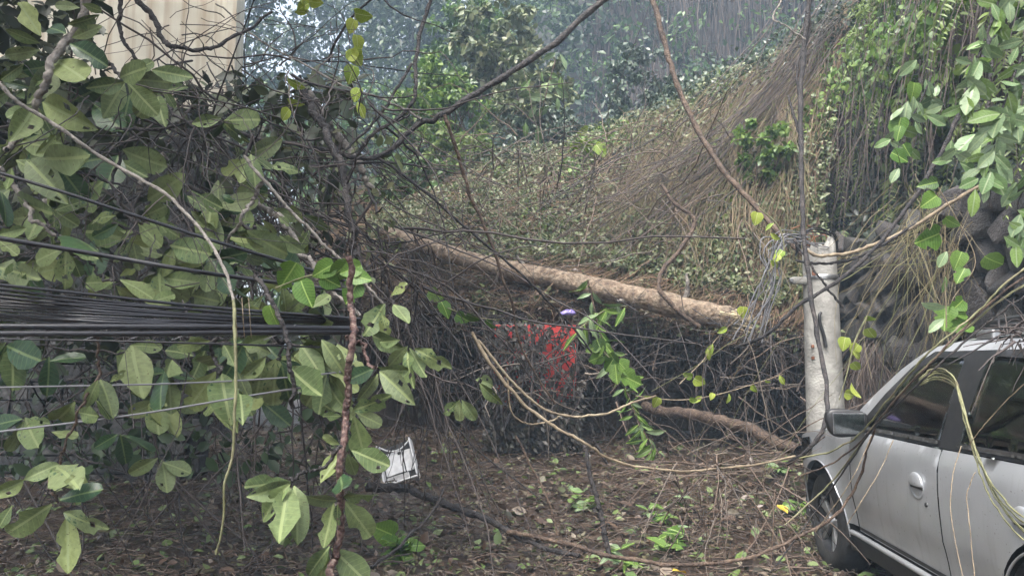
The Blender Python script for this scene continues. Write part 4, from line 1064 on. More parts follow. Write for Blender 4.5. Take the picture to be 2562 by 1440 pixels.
branch('leafy twig dangling low at the left edge', [([(245, 845), (245, 945), (215, 1010), (160, 1100), (130, 1180), (125, 1230), (145, 1258)], 7, 6)],
       [((245, 950), (208, 1028)), ((250, 950), (294, 1026)), ((275, 955), (314, 926)), ((188, 1005), (122, 1080)), ((195, 1030), (238, 1044)), ((130, 1080), (196, 1092)), ((140, 1170), (182, 1170)), ((60, 1200), (-14, 1245)),
        ((60, 1200), (134, 1162)), ((150, 1250), (252, 1216)), ((160, 1280), (248, 1330)), ((168, 1290), (172, 1416)), ((130, 1260), (16, 1338)), ((30, 1265), (-6, 1318)), ((240, 1000), (280, 1040)), ((150, 1180), (200, 1200))], 2.6, 'bark_brown', group=LG, tilt=.4)
branch('torn pale leaves on a thin twig beside the hollow', [([(1165, 930), (1152, 1000)], 5, 4), ([(1210, 900), (1195, 960)], 5, 4)],
       [((1150, 1000), (1108, 1042)), ((1148, 1000), (1150, 1056)), ((1155, 1000), (1194, 1054)), ((1200, 958), (1250, 1014)), ((1190, 950), (1244, 956))], 3.4, group=LG, tops=0)
branch('two upright leaves above the cables, left of the red-brown stem', [([(790, 800), (745, 795), (715, 790)], 6, 4)],
       [((715, 792), (716, 730)), ((752, 788), (778, 814)), ((722, 782), (764, 746)), ((770, 790), (862, 806)), ((780, 770), (830, 730))], 3.1, group=LG, tops=0)
# hidden middle of the crown: more leaves behind, nearer the shade
def rnd_leaves(n, x, y, L):
    out = []
    for _ in range(n):
        a = (rng.uniform(*x), rng.uniform(*y)); an = rng.uniform(-.4, math.pi + .4); l = rng.uniform(*L)
        out.append((a, (a[0] + l * math.cos(an), a[1] + l * math.sin(an))))
    return out
branch('shaded leafy branch behind the rosettes at the upper left', [([(-40, 240), (120, 300), (330, 330), (520, 300)], 14, 7)], rnd_leaves(24, (-10, 330), (160, 420), (70, 115)), 4.2, group=LG, tilt=.6, tops=.55)
branch('shaded leafy branch behind the cables at mid left', [([(-40, 560), (150, 600), (330, 650), (560, 700)], 14, 7)], rnd_leaves(30, (-10, 560), (450, 770), (65, 110)), 4.0, group=LG, tilt=.6, tops=.25)
branch('shaded leafy branch behind the middle leaf cluster', [([(450, 450), (600, 560), (740, 640), (900, 760)], 13, 6)], rnd_leaves(40, (440, 820), (430, 770), (50, 85)), 4.5, group=LG, tilt=.6, tops=.25)
branch('shaded leafy branch hanging behind the cables in the centre left', [([(380, 800), (560, 860), (760, 900), (900, 980)], 10, 6)], rnd_leaves(26, (380, 900), (840, 1010), (60, 100)), 3.9, group=LG, tilt=.6, tops=.3)

def fan_leaves(cx, cy, n, L, a0=20, a1=160):
    return [((cx + rng.uniform(-8, 8), cy + rng.uniform(-8, 8)), (cx + rng.uniform(*L) * math.cos(a), cy + rng.uniform(*L) * math.sin(a))) for a in np.radians(np.linspace(a0, a1, n) + rng.uniform(-10, 10, n))]
def many(cs_, n, L): return [q for c_ in cs_ for q in fan_leaves(c_[0], c_[1], int(rng.integers(n - 1, n + 2)), L, rng.uniform(-20, 30), rng.uniform(140, 200))]
branch('half shaded branch with drooping leaf fans at the far left, above the cables', [([(-40, 330), (60, 350), (200, 430), (330, 470)], 10, 6)], many([(60, 350), (150, 420), (130, 520)], 5, (70, 115)), 3.5, group=LG, tilt=.4, tops=.2)
branch('half shaded branch with drooping leaf fans under the cream building', [([(330, 150), (400, 240), (470, 300), (560, 380)], 10, 6)], many([(400, 230), (560, 300), (620, 390)], 4, (60, 95)), 3.9, group=LG, tilt=.45, tops=.3)
branch('half shaded leaf fans between the two upper cables', [([(280, 560), (400, 600), (520, 640)], 8, 5)], many([(330, 600), (430, 620), (520, 650), (90, 680), (400, 690)], 5, (60, 100)), 3.4, group=LG, tilt=.4, tops=.15)
branch('drooping leaf fans just under the thick cables at the far left', [([(-30, 850), (80, 860), (200, 870), (330, 880)], 8, 5)], many([(20, 860), (330, 870), (420, 930), (120, 900)], 4, (70, 110)), 3.3, group=LG, tilt=.45, tops=.35)
branch('drooping leaf fans below the middle of the cable bundle', [([(480, 850), (620, 860), (800, 860)], 8, 5)], many([(610, 860), (760, 870), (820, 940), (660, 920), (540, 980)], 5, (65, 105)), 3.4, group=LG, tilt=.4, tops=.2)
branch('dim leaf fans close to the ground behind the dangling twig', [([(60, 1000), (120, 1100), (260, 1160)], 7, 5)], many([(60, 1050), (300, 1080), (390, 1000), (400, 1150)], 4, (60, 95)), 3.8, group=LG, tilt=.5, tops=.5)

# bright creepers and hanging sprigs
def sprig(label, stem, w, depth, n, L, meshes, mat='vine_green', cat='vine', name='creeper', group=None, spread=1.0, off=0, tilt=.4, d1=None):
    d1 = depth if d1 is None else d1
    c = catmull(stem, 40); dd = np.linspace(depth, d1, 40)
    pts = np.array([P(x, y, d) for (x, y), d in zip(c, dd)])
    t = thing(name, label, cat, pts[0], group)
    V, Fs = tubes(pts[None], np.linspace(w, w * .5, 40)[None] * depth / F / 2, 6); wobj('stem', V, Fs, M[mat], t)
    for k in range(n):
        i = min(39, int((off + (1 - off) * (k + rng.uniform(0, 1)) / n) * 39))
        an = rng.uniform(.2, math.pi - .2) if rng.uniform() < .7 else rng.uniform(-.6, 3.7)
        l = rng.uniform(*L); b = c[i] + rng.normal(0, 4 * spread, 2)
        d = dd[i] - .01
        put_leaf(t, P(b[0], b[1], d), P(b[0] + l * math.cos(an), b[1] + l * math.sin(an), d + rng.uniform(-.3, .3) * l * d / F), meshes, tilt)
    return t
sprig('bright green lobed creeper leaves beside the red-brown stem', [(690, 720), (770, 690), (850, 680), (880, 650)], 4, 2.9, 9, (50, 80), HEART, spread=5)
sprig('single file of lime green leaves hanging at the top, left of centre', [(890, 20), (885, 90), (890, 170), (896, 270)], 3, 4.4, 8, (34, 50), HEARTY)
sprig('yellow-green creeper leaves over the straw in the centre', [(1075, 720), (1100, 760), (1180, 790), (1240, 800)], 4, 5.5, 5, (30, 48), HEART)
sprig('palmate pale green shoot in front of the fallen trunk', [(1440, 830), (1490, 790), (1530, 770), (1570, 765)], 5, 6.5, 14, (40, 62), NARROW, tilt=.5)
sprig('dark green leafy vine drooping from the heap to the litter', [(1470, 700), (1510, 860), (1560, 960), (1600, 1060), (1650, 1140)], 6, 7.2, 60, (32, 60), NARROW, 'bark_brown', tilt=.6)
sprig('fresh green sprig on the drooping vine below the trunk', [(1490, 850), (1520, 890), (1560, 920)], 5, 6.6, 9, (36, 60), HEART, spread=2)
sprig('hanging twig with yellow heart leaves left of the pole', [(1700, 960), (1760, 900), (1790, 850), (1870, 770)], 3, 7.0, 6, (24, 38), HEARTY, 'vine_tan', spread=3)
sprig('row of tiny yellow leaves along the low strung vine', [(1590, 990), (1700, 1000), (1800, 985), (1900, 955), (1960, 935)], 3, 6.2, 9, (18, 34), HEARTY, 'vine_tan')
sprig('bright leaves sprouting beside the pole foot above the bonnet', [(2170, 790), (2140, 850), (2120, 930), (2100, 1000)], 5, 6.9, 8, (26, 46), HEARTY, spread=3)
sprig('lime leaves on a thin vine at the pole top', [(1900, 520), (1950, 570), (1960, 640), (1920, 680)], 4, 6.8, 6, (22, 34), HEARTY, spread=3)
sprig('scattered heart leaves on a thread vine above the car roof', [(2330, 440), (2400, 560), (2440, 660), (2380, 760), (2420, 830)], 3, 5.2, 11, (40, 66), HEART, 'vine_tan', spread=6)
sprig('pair of grey green leaves on an upright thread above the car', [(2368, 820), (2366, 740), (2364, 690), (2365, 560)], 3, 5.0, 4, (40, 60), PALE, 'vine_tan')
sprig('yellow leaf cluster high on the landslide slope', [(1440, 340), (1470, 360), (1500, 365)], 4, 13.5, 6, (26, 40), HEARTY)
sprig('pale backed leaves hanging against the misty cliff', [(1390, 150), (1370, 220), (1350, 300)], 4, 13, 18, (26, 44), PALE, 'bark_brown', spread=5)
sprig('yellow flower-like leaves at the very top, right of the building', [(760, -30), (762, 10), (770, 40)], 5, 4.4, 5, (28, 42), HEARTY, spread=4)
sprig('lime leaf hanging below the pale five-leaf rosette', [(720, 190), (724, 240), (722, 290)], 4, 4.4, 3, (30, 50), HEARTY)
HG = 'pale leaved branches hanging in at the top right'
sprig('foremost pale leafed branch hanging at the top right corner', [(2580, -60), (2500, 20), (2460, 110), (2430, 200), (2418, 270)], 9, 3.9, 44, (44, 76), PALE, 'bark_dark', 'branch', 'hanging_branch', HG, 3)
sprig('pale leafed branch hanging down the right edge', [(2600, 60), (2540, 180), (2500, 300), (2480, 400), (2462, 470)], 8, 4.1, 52, (42, 74), PALE, 'bark_dark', 'branch', 'hanging_branch', HG, 4)
sprig('lower pale leafed branch reaching left over the ivy', [(2600, 230), (2530, 300), (2460, 340), (2390, 400)], 7, 4.6, 34, (44, 72), PALE, 'bark_dark', 'branch', 'hanging_branch', HG, 4)
sprig('bright leafed tail of the hanging branches at the right edge', [(2590, 420), (2550, 500), (2545, 570), (2530, 620)], 5, 4.3, 22, (44, 72), PALE, 'bark_dark', 'branch', 'hanging_branch', HG, 4)
sprig('small leafed twig hanging over the dark ivy', [(2330, 190), (2300, 260), (2260, 330), (2240, 400)], 5, 7.0, 26, (34, 60), PALE + HEART[:1], 'bark_dark', 'branch', 'hanging_branch', HG, 5)

# seedlings on the ground
def plant(label, px, py, n, L, meshes, spread=.18):
    d = EYE * F / (py - HOR)
    for _ in range(6):
        g = P(px, py, d); d = (EYE - gz(g)) * F / (py - HOR)
    f = P(px, py, d); f[2] = gz(f)
    t = thing('seedling', label, 'plant', f, 'green seedlings and torn shoots on the litter')
    stems = []
    for k in range(max(3, n // 5)):
        a = rng.uniform(0, 6.28); tipp = f + np.array((math.cos(a) * spread, math.sin(a) * spread, rng.uniform(.08, .24)))
        stems.append(tube1([f, (f + tipp) / 2 + np.array((0, 0, .05)), tipp], .004, .002, 8, 4, .01))
        for q in range(5):
            b = f + (tipp - f) * rng.uniform(.4, 1); an = rng.uniform(0, 6.28); l = rng.uniform(*L)
            put_leaf(t, b, b + np.array((math.cos(an), math.sin(an), rng.uniform(-.4, .5))) * l, meshes, .5, (0, -.4, 1))
    V, Fs = merge(stems); wobj('stem', V, Fs, M['vine_green'], t)
plant('pale green shoot with narrow leaves left of the upright stick', 1455, 1275, 26, (.10, .18), NARROW + PALE[1:2])
plant('grassy green shoot between the upright stick and the car', 1640, 1290, 24, (.12, .22), NARROW)
plant('broad green seedling nearest the bottom centre', 1655, 1365, 24, (.10, .17), HEART + NARROW, .22)
plant('flat green weeds at the bottom, just right of the upright stick', 1560, 1405, 20, (.09, .16), NARROW)
plant('green weeds beside the front wheel of the car', 1960, 1195, 24, (.10, .2), NARROW + PALE)
plant('pale green tuft on the litter left of the mirror', 1945, 1075, 18, (.10, .2), PALE)
plant('leafy green shoot right against the front tyre', 2010, 1290, 14, (.09, .14), HEART)
plant('bright green leaf pair low beside the dark ground branch', 1000, 1385, 8, (.14, .2), HEART, .08)
plant('small green plant in the dark behind the hanging leaves', 470, 1085, 16, (.12, .2), HEART)

# ------------------------------------------------------------------ cables strung across the left
def line(name, label, cat, pts, w, mat, group=None, w1=None, n=60, sides=8, jit=0.0):
    """pts: (px, py, depth); w: thickness in photograph pixels at the first point"""
    p3 = [P(*q) for q in pts]
    r0 = w * pts[0][2] / F / 2; r1 = (w if w1 is None else w1) * pts[-1][2] / F / 2
    V, Fs = tube1(p3, r0, r1, n, sides, jit)
    return tag(wobj(name, V, Fs, M[mat]), label, cat, group)
line('cable', 'uppermost slanting black cable in front of the leaves at mid left', 'cable', [(-60, 415, 2.6), (150, 478, 2.7), (309, 530, 2.8), (550, 607, 3.0), (722, 658, 3.2), (900, 715, 3.4)], 9, 'cable')
line('cable', 'smooth black cable above the bundle, under the pale leaf rosette', 'cable', [(-60, 586, 2.4), (250, 637, 2.6), (450, 672, 2.7), (620, 697, 2.9), (900, 732, 3.2)], 14, 'cable', w1=9)
line('cable', 'upper thick black cable at the foot of the bundle', 'cable', [(-60, 816, 2.3), (300, 817, 2.5), (600, 818, 2.75), (900, 823, 3.1)], 15, 'cable')
line('cable', 'lower thick black cable at the foot of the bundle', 'cable', [(-60, 834, 2.28), (300, 834, 2.5), (600, 831, 2.75), (900, 830, 3.1)], 15, 'cable')
y0s = sorted([712, 722, 733, 742, 752, 760, 770, 778, 786, 795, 803, 748, 765, 790])
ORD = ['topmost', 'second', 'third', 'fourth', 'fifth', 'sixth', 'seventh', 'eighth', 'ninth', 'tenth', 'eleventh', 'twelfth', 'thirteenth', 'lowest']
for k, y0 in enumerate(y0s):
    e = 800 + 22 * k / 13 + rng.uniform(-4, 4)
    line('cable', ORD[k] + (' thin black cable from the top of the loose bundle' if 0 < k < 13 else ' thin black cable of the loose bundle'), 'cable', [(-60, y0 - 6, 2.35 + .02 * k), (220, y0 + (e - y0) * .28 + rng.uniform(-5, 7), 2.55), (520, y0 + (e - y0) * .63 + rng.uniform(-3, 6), 2.8), (900, e, 3.15 + .01 * k)],
         rng.uniform(5, 8.5), 'cable', 'loose bundle of thin black cables', sides=6)
line('cable', 'thin black wire just under the thick cables', 'cable', [(-40, 846, 2.5), (300, 853, 2.6), (620, 862, 2.8), (800, 868, 3.0)], 5, 'cable')
line('cable', 'level thin grey wire below the cables at the left', 'cable', [(-40, 969, 2.6), (400, 960, 2.8), (700, 945, 3.0), (900, 925, 3.2)], 4.5, 'cable_grey')
line('cable', 'lowest thin grey wire rising to the right', 'cable', [(-40, 1084, 2.5), (340, 1036, 2.7), (620, 990, 2.9), (780, 965, 3.1)], 5, 'cable_grey')
# lashing wire wound round the thick cables
for x, w_ in ((95, 'leftmost'), (250, 'second'), (360, 'third'), (470, 'fourth'), (700, 'rightmost')):
    line('lashing_wire', w_ + (' pale lashing wire from the left on the thick cables' if w_ in ('second', 'third', 'fourth') else ' pale lashing wire wound across the thick cables'), 'wire', [(x - 40, 850, 2.33 + x * .0008), (x, 835, 2.31 + x * .0008), (x + 40, 812, 2.33 + x * .0008)], 2.6, 'cable_grey', 'lashing wires on the cables', n=12, sides=5)
for x, w_ in ((590, 'left'), (608, 'middle'), (625, 'right')):
    line('lashing_wire', w_ + ' one of three short upright wires on the bundle beside the yellow vine', 'wire', [(x - 3, 745, 2.72), (x, 790, 2.70), (x + 4, 845, 2.74)], 2.4, 'vine_tan', 'spacer wires on the cable bundle', n=12, sides=5)

# ------------------------------------------------------------------ bare branches, vines and sticks drawn one by one
B = 'bare_branch'; VN = 'vine'
line(VN, 'long pale vine sagging from the left edge down to the cables', 'vine', [(-20, 190, 2.7), (40, 250, 2.7), (130, 310, 2.75), (250, 390, 2.8), (390, 470, 2.8), (460, 530, 2.75), (510, 590, 2.7), (555, 665, 2.65), (584, 750, 2.6)], 11, 'bark_grey', w1=8, jit=.01)
line(VN, 'yellow-green vine hanging straight down in front of the cables', 'vine', [(584, 750, 2.6), (588, 860, 2.58), (591, 950, 2.58), (586, 1050, 2.58), (577, 1150, 2.58), (560, 1208, 2.58), (555, 1300, 2.6), (540, 1385, 2.62)], 9, 'vine_green', w1=5, jit=.006)
line(B, 'long dark branch sweeping from the top centre down to the left', 'branch', [(1540, -20, 5.6), (1400, 95, 5.4), (1240, 200, 5.2), (1110, 285, 5.0), (1050, 300, 5.0), (940, 385, 4.9), (800, 362, 4.9), (690, 350, 4.9), (560, 330, 4.9)], 17, 'bark_dark', w1=10, jit=.04)
line(B, 'thin dark branch rising from the fork to the upper left', 'branch', [(1055, 298, 5.0), (1000, 268, 5.0), (860, 215, 5.1), (700, 130, 5.2), (600, 60, 5.3), (540, 10, 5.3)], 7, 'bark_grey', w1=4, jit=.03)
line(B, 'dark upright branch bending down to the fork at the top', 'branch', [(1085, -20, 5.3), (1050, 80, 5.2), (1033, 170, 5.1), (1026, 258, 5.0), (960, 320, 4.95), (900, 372, 4.9), (860, 480, 4.9)], 11, 'bark_dark', w1=8, jit=.03)
line(B, 'straight thin branch left of the upright branch', 'branch', [(1030, 160, 5.1), (975, 250, 5.0), (920, 330, 4.9), (850, 380, 4.8), (780, 440, 4.8)], 8, 'bark_dark', w1=6, jit=.03)
line(B, 'straight dark rod crossing the slope to the painted red patch', 'branch', [(935, 385, 4.9), (1061, 480, 5.0), (1195, 597, 5.2), (1313, 698, 5.4), (1397, 782, 5.6), (1480, 880, 5.8)], 8, 'bark_dark', w1=5, jit=.02)
line(B, 'thin branch falling from the fork past the trunk', 'branch', [(1112, 288, 5.0), (1150, 400, 5.1), (1179, 487, 5.2), (1222, 597, 5.3), (1256, 698, 5.4), (1283, 775, 5.5), (1310, 880, 5.6), (1390, 1010, 5.8)], 10, 'bark_brown', w1=5, jit=.03)
line(B, 'long brown bough leaning from the top right onto the pole', 'branch', [(1630, -10, 9.0), (1665, 110, 8.8), (1695, 200, 8.6), (1745, 310, 8.4), (1820, 420, 8.1), (1900, 515, 7.8), (1960, 590, 7.5), (2020, 640, 7.3)], 15, 'bark_brown', w1=13, jit=.06)
line(B, 'crooked pale stick standing on the slope above the trunk end', 'branch', [(1655, 462, 10.2), (1690, 510, 10.0), (1737, 552, 9.9), (1700, 625, 9.7), (1648, 700, 9.5), (1690, 765, 9.4), (1750, 818, 9.4)], 9, 'bark_brown', w1=13, jit=.05)
line(B, 'dark sapling stem rising left of the pole to the top edge', 'branch', [(2030, -20, 7.0), (2014, 110, 6.9), (2003, 280, 6.7), (2003, 400, 6.5), (2008, 520, 6.3), (2013, 620, 6.1), (2025, 740, 5.9), (2045, 870, 5.7), (2066, 990, 5.3), (2058, 1070, 5.1), (2010, 1130, 5.1), (1970, 1160, 5.3)], 14, 'bark_dark', w1=9, jit=.03)
line(B, 'second thin stem twinned with the sapling left of the pole', 'branch', [(2026, -10, 7.1), (2022, 90, 7.0), (1990, 170, 6.9), (2000, 260, 6.8), (2004, 330, 6.7)], 8, 'bark_dark', w1=6, jit=.03)
line(B, 'dry twig forking left off the sapling near the top', 'branch', [(2016, 100, 6.9), (1960, 60, 6.95), (1935, 45, 7.0), (1955, 0, 7.1)], 4, 'bark_grey', jit=.02)
line(B, 'dark short stick leaning against the sapling', 'branch', [(1972, 240, 6.9), (1985, 290, 6.8), (1998, 330, 6.7)], 7, 'bark_dark', jit=.01)
line(B, 'dark diagonal branch crossing in front of the pole', 'branch', [(2500, -20, 6.4), (2470, 120, 6.4), (2420, 260, 6.4), (2370, 380, 6.4), (2300, 490, 6.4), (2230, 590, 6.4), (2120, 695, 6.4), (2000, 772, 6.45), (1919, 837, 6.6), (1840, 870, 6.9)], 13, 'bark_dark', w1=8, jit=.04)
line(B, 'thin dark stem hanging in front of the pale leaves at the right', 'branch', [(2490, 90, 4.4), (2475, 250, 4.4), (2468, 400, 4.4), (2478, 520, 4.5)], 8, 'bark_dark', jit=.02)
line(VN, 'arched tan vine tied round the pole and swinging to the right', 'vine', [(2010, 620, 6.6), (2060, 640, 6.55), (2140, 632, 6.6), (2220, 602, 6.6), (2330, 545, 6.6), (2450, 470, 6.7), (2580, 420, 6.8)], 9, 'vine_tan', jit=.03)
line(VN, 'lower dark vine looped in front of the pole', 'vine', [(1990, 650, 6.7), (2050, 660, 6.6), (2120, 652, 6.6), (2200, 620, 6.6), (2290, 560, 6.6)], 7, 'bark_dark', jit=.02)
line(VN, 'taut thread vine slanting across the pole to the car roof', 'vine', [(1985, 600, 6.6), (2040, 680, 6.5), (2110, 770, 6.5)], 6, 'bark_dark', jit=.02)
line(VN, 'pale vine curving low in front of the red patch', 'vine', [(1195, 850, 5.4), (1280, 955, 5.4), (1360, 1022, 5.4), (1440, 1046, 5.4), (1520, 1035, 5.5), (1580, 1008, 5.6), (1640, 990, 5.8)], 7, 'vine_tan', w1=5, jit=.02)
line(VN, 'tan vine running from the hollow down to the car wheel', 'vine', [(1180, 830, 5.0), (1285, 985, 5.0), (1380, 1060, 5.0), (1470, 1112, 5.0), (1530, 1150, 5.1), (1640, 1178, 5.2), (1760, 1180, 5.3), (1990, 1140, 5.5)], 9, 'vine_tan', w1=5, jit=.03)
line(VN, 'thin looped vine hanging below the curving vine', 'vine', [(1270, 950, 5.5), (1280, 1030, 5.5), (1320, 1058, 5.5), (1380, 1050, 5.5), (1400, 1040, 5.5)], 4, 'vine_tan', jit=.01)
line(B, 'dark upright stick planted in the litter at bottom centre', 'branch', [(1461, 1104, 5.2), (1484, 1215, 5.1), (1504, 1296, 5.05), (1523, 1388, 5.0)], 11, 'bark_dark', w1=14, jit=.02)
line(B, 'second dark stick leaning right of the upright stick', 'branch', [(1480, 1060, 6.2), (1490, 1110, 6.2), (1520, 1160, 6.2)], 7, 'bark_dark', jit=.02)
line(B, 'bent thin stick left of the upright stick', 'branch', [(1290, 1090, 5.6), (1340, 1180, 5.5), (1385, 1270, 5.4), (1395, 1340, 5.35)], 6, 'bark_brown', jit=.02)
line(B, 'black dead branch lying on the ground below the white casing', 'branch', [(920, 1216, 6.9), (990, 1215, 6.8), (1050, 1226, 6.6), (1150, 1272, 6.0), (1240, 1312, 5.6), (1330, 1352, 5.2), (1450, 1390, 4.9)], 24, 'bark_dark', w1=10, jit=.04)
line(VN, 'long brown vine lying across the bottom of the litter to the wheel', 'vine', [(1270, 1330, 5.3), (1400, 1352, 5.0), (1560, 1393, 4.75), (1720, 1414, 4.6), (1860, 1396, 4.7), (1980, 1350, 4.8), (2090, 1290, 4.75), (2150, 1200, 4.7), (2190, 1070, 4.4)], 11, 'bark_brown', w1=6, jit=.03)
line(B, 'slanting dark twig at the bottom left of the ground branch', 'branch', [(930, 1420, 4.7), (1010, 1350, 4.9), (1080, 1270, 5.2), (1110, 1220, 5.4)], 9, 'bark_dark', w1=6, jit=.03)
line(B, 'dark stick poking down through the cables', 'branch', [(640, 688, 2.75), (690, 770, 2.7), (728, 850, 2.7), (735, 930, 2.72), (733, 1020, 2.75)], 12, 'bark_dark', w1=11, jit=.02)
line(B, 'stout dark limb dropping from the tangle to the leaf fan', 'branch', [(760, 230, 4.7), (800, 330, 4.6), (850, 440, 4.5), (880, 560, 4.4), (890, 640, 4.4)], 22, 'bark_dark', w1=16, jit=.05)
line(B, 'peeling grey limb right of the stout dark limb', 'branch', [(770, 235, 5.4), (810, 290, 5.4), (845, 345, 5.4), (900, 420, 5.3), (950, 490, 5.3)], 26, 'bark_grey', w1=14, jit=.05)
line(B, 'scaly limb descending through the middle leaf cluster', 'branch', [(640, 500, 4.1), (700, 560, 4.1), (760, 640, 4.1), (830, 720, 4.0), (900, 790, 4.0)], 17, 'bark_grey', w1=10, jit=.05)
line(B, 'dark branch crossing the cream building from the top', 'branch', [(335, -10, 4.2), (370, 40, 4.2), (400, 100, 4.2), (440, 125, 4.2), (520, 130, 4.3), (600, 90, 4.4), (680, 30, 4.5)], 16, 'bark_dark', w1=7, jit=.03)
line(B, 'thin forked branch left of the branch crossing the building', 'branch', [(305, -10, 4.2), (298, 70, 4.2), (320, 120, 4.2), (380, 180, 4.3), (470, 230, 4.4)], 12, 'bark_dark', w1=6, jit=.03)
line(B, 'grey broken limb in the shade at mid left', 'branch', [(230, 400, 4.6), (190, 440, 4.6), (150, 490, 4.6), (100, 520, 4.7)], 30, 'bark_grey', w1=20, jit=.04)
line(B, 'short grey limb left of the dark hollow under the building', 'branch', [(415, 390, 4.6), (380, 435, 4.6), (350, 480, 4.6)], 26, 'bark_grey', w1=18, jit=.02)
line(B, 'twig crossing the leaf cluster towards the red-brown stem', 'branch', [(610, 390, 3.5), (700, 500, 3.5), (800, 600, 3.5), (900, 690, 3.5), (960, 760, 3.5)], 9, 'bark_grey', w1=6, jit=.02)

# vines lying over the car
def cs(px, k=1.76): return F * k / (px - 1415.0)
for k in range(5):
    j = rng.uniform(-7, 7, 2); o_ = (k - 2) * 6
    line(VN, ('topmost', 'second', 'middle', 'fourth', 'lowest')[4 - k] + ' strand of the green vine bundle arching over the car door', 'vine', [(2620, 1360 + o_ * 3, 2.62), (2540, 1300 + o_ * 2.4 + j[0], cs(2540, 1.66)), (2480, 1215 + o_, cs(2480)), (2440, 1110 + j[1], cs(2440)), (2412, 1015 + o_ * .4, cs(2412)), (2390, 955 - o_, cs(2390, 1.86)), (2345, 935 - o_ * 1.1, cs(2345, 1.86)), (2300, 955 - o_ * .6, cs(2300, 1.8))],
         rng.uniform(2.8, 4.8), 'vine_green', 'vine bundle arching over the car door', w1=5, jit=.012)
for k in (0, 1, 3, 5):
    o_ = (k - 2.5) * 8; j = rng.uniform(-8, 8, 3)
    line(VN, {0: 'topmost', 1: 'second', 3: 'third', 5: 'lowest'}[k] + ' vine strand slanting from the car roof to the front wheel', 'vine', [(2640, 655 + o_ * 2, 3.4), (2520, 745 + o_ * 1.4 + j[0], 3.5), (2430, 815 + o_, 3.6), (2330, 905 + o_, cs(2330, 1.8)), (2230, 1010 + o_ * .7 + j[1], cs(2230)), (2160, 1095 + o_ * .6, cs(2160, 1.78)), (2100 - 8 * k, 1125 + 26 * k, cs(2100 - 8 * k, 1.72)), (2000 - 12 * k, 1142 + 55 * k + j[2], 4.9)],
         rng.uniform(3, 6), ('vine_green', 'bark_brown', 'bark_dark')[k % 3], 'vines slanting from the car roof to the wheel', w1=4, jit=.02)
for (pts, lab) in (([(2405, 1115, 3.35), (2385, 1180, 3.3), (2378, 1260, 3.25), (2392, 1350, 3.2), (2410, 1450, 3.1)], 'thin dark thread hanging down the car door gap'),
                   ([(2440, 1180, 3.15), (2420, 1240, 3.15), (2425, 1300, 3.1), (2440, 1450, 3.0)], 'kinked thin thread on the rear door of the car'),
                   ([(2235, 1100, 3.85), (2200, 1180, 3.85), (2150, 1260, 3.85), (2120, 1310, 3.9)], 'dark stem leaning over the lower front door edge'),
                   ([(2180, 1090, 4.1), (2140, 1180, 4.1), (2090, 1260, 4.2), (2040, 1330, 4.3)], 'thin stem drooping across the front wheel arch'),
                   ([(2562, 960, 2.75), (2500, 1020, 2.85), (2440, 1090, 2.95), (2425, 1112, 3.0)], 'dry twig caught on the rear window of the car')):
    line(VN, lab, 'vine', pts, 2.2, 'vine_tan', jit=.004)

# frayed grey wires at the pole top
for k in range(12):
    s0 = (rng.uniform(1985, 2075), rng.uniform(585, 625)); dpt = 7.0 + rng.uniform(-.12, .12); L = rng.uniform(.5, 1)
    m1 = (1950 - 10 * (k % 5) + rng.uniform(-8, 8), 625 + rng.uniform(-25, 30)); e1 = (1840 + k * 7 + rng.uniform(-15, 15), 740 + 130 * L)
    md = (1905 + k * 4 + rng.uniform(-10, 10), 700 + rng.uniform(-20, 30))
    line('loose_wire', 'thin grey wire hanging frayed from the broken pole top', 'wire', [(s0[0], s0[1], dpt), (m1[0] + 20, m1[1] - 25, dpt - .08), (m1[0], m1[1] + 20, dpt - .12), (md[0], md[1], dpt - .1), (e1[0], e1[1], dpt)], rng.uniform(2.2, 4), 'cable_grey', 'frayed wires of the broken pole', n=30, sides=5, jit=.03)
for k in range(5):
    line('wire_coil', 'dark wire loop curled over the broken pole top', 'wire', [(1990 + k * 3, 640 - k * 4, 7.12), (1995 + k * 4, 592 - k * 2, 7.05), (2040 + k * 4, 572 + k * 2, 7.0 + k * .04), (2088, 590 + k * 3, 7.15), (2095, 625 + 2 * k, 7.3)], rng.uniform(2.5, 4), 'cable', 'wire loops on the pole top', n=26, sides=5, jit=.02)

# ------------------------------------------------------------------ tangles too dense to count
def tangle(name, label, n, box_, L, rad, mat, dirm=(0, 0, 0), dirs=1.0, K=9, curl=.35):
    """box_: px range, py range, depth range"""
    px = rng.uniform(*box_[0], n); py = rng.uniform(*box_[1], n); d = rng.uniform(*box_[2], n)
    st = np.array([P(a, b, c) for a, b, c in zip(px, py, d)])
    v = np.array(dirm) + rv(n, dirs); v /= np.linalg.norm(v, axis=1, keepdims=True)
    step = rng.uniform(*L, n) / K
    T_ = v[:, None] + np.cumsum(rng.normal(0, curl / math.sqrt(K), (n, K, 3)), axis=1)
    T_[:, :, 2] -= np.linspace(0, .35, K)[None]
    pt = st[:, None] + np.cumsum(T_ * step[:, None, None], axis=1)
    g = ground_z(pt[..., 0], pt[..., 1]) + .01; pt[..., 2] = np.maximum(pt[..., 2], g)
    return stuff(name, label, [tubes(pt, rng.uniform(*rad, n)[:, None] * np.linspace(1.2, .45, K)[None], 4)], M[mat])
tangle('twig_tangle', 'tangle of dark twigs in the broken crown above the leaves', 200, ((420, 960), (140, 620), (4.6, 6.8)), (.4, 1.4), (.003, .010), 'twig_dark', (.5, -.1, -.6), .65, K=12, curl=.75)
tangle('twig_thicket', 'thicket of brown twigs sloping down right of the red-brown stem', 100, ((860, 1080), (540, 850), (4.8, 7.0)), (.4, 1.3), (.003, .009), 'twig_dark', (.45, -.1, -.6), .6, K=12, curl=.8)
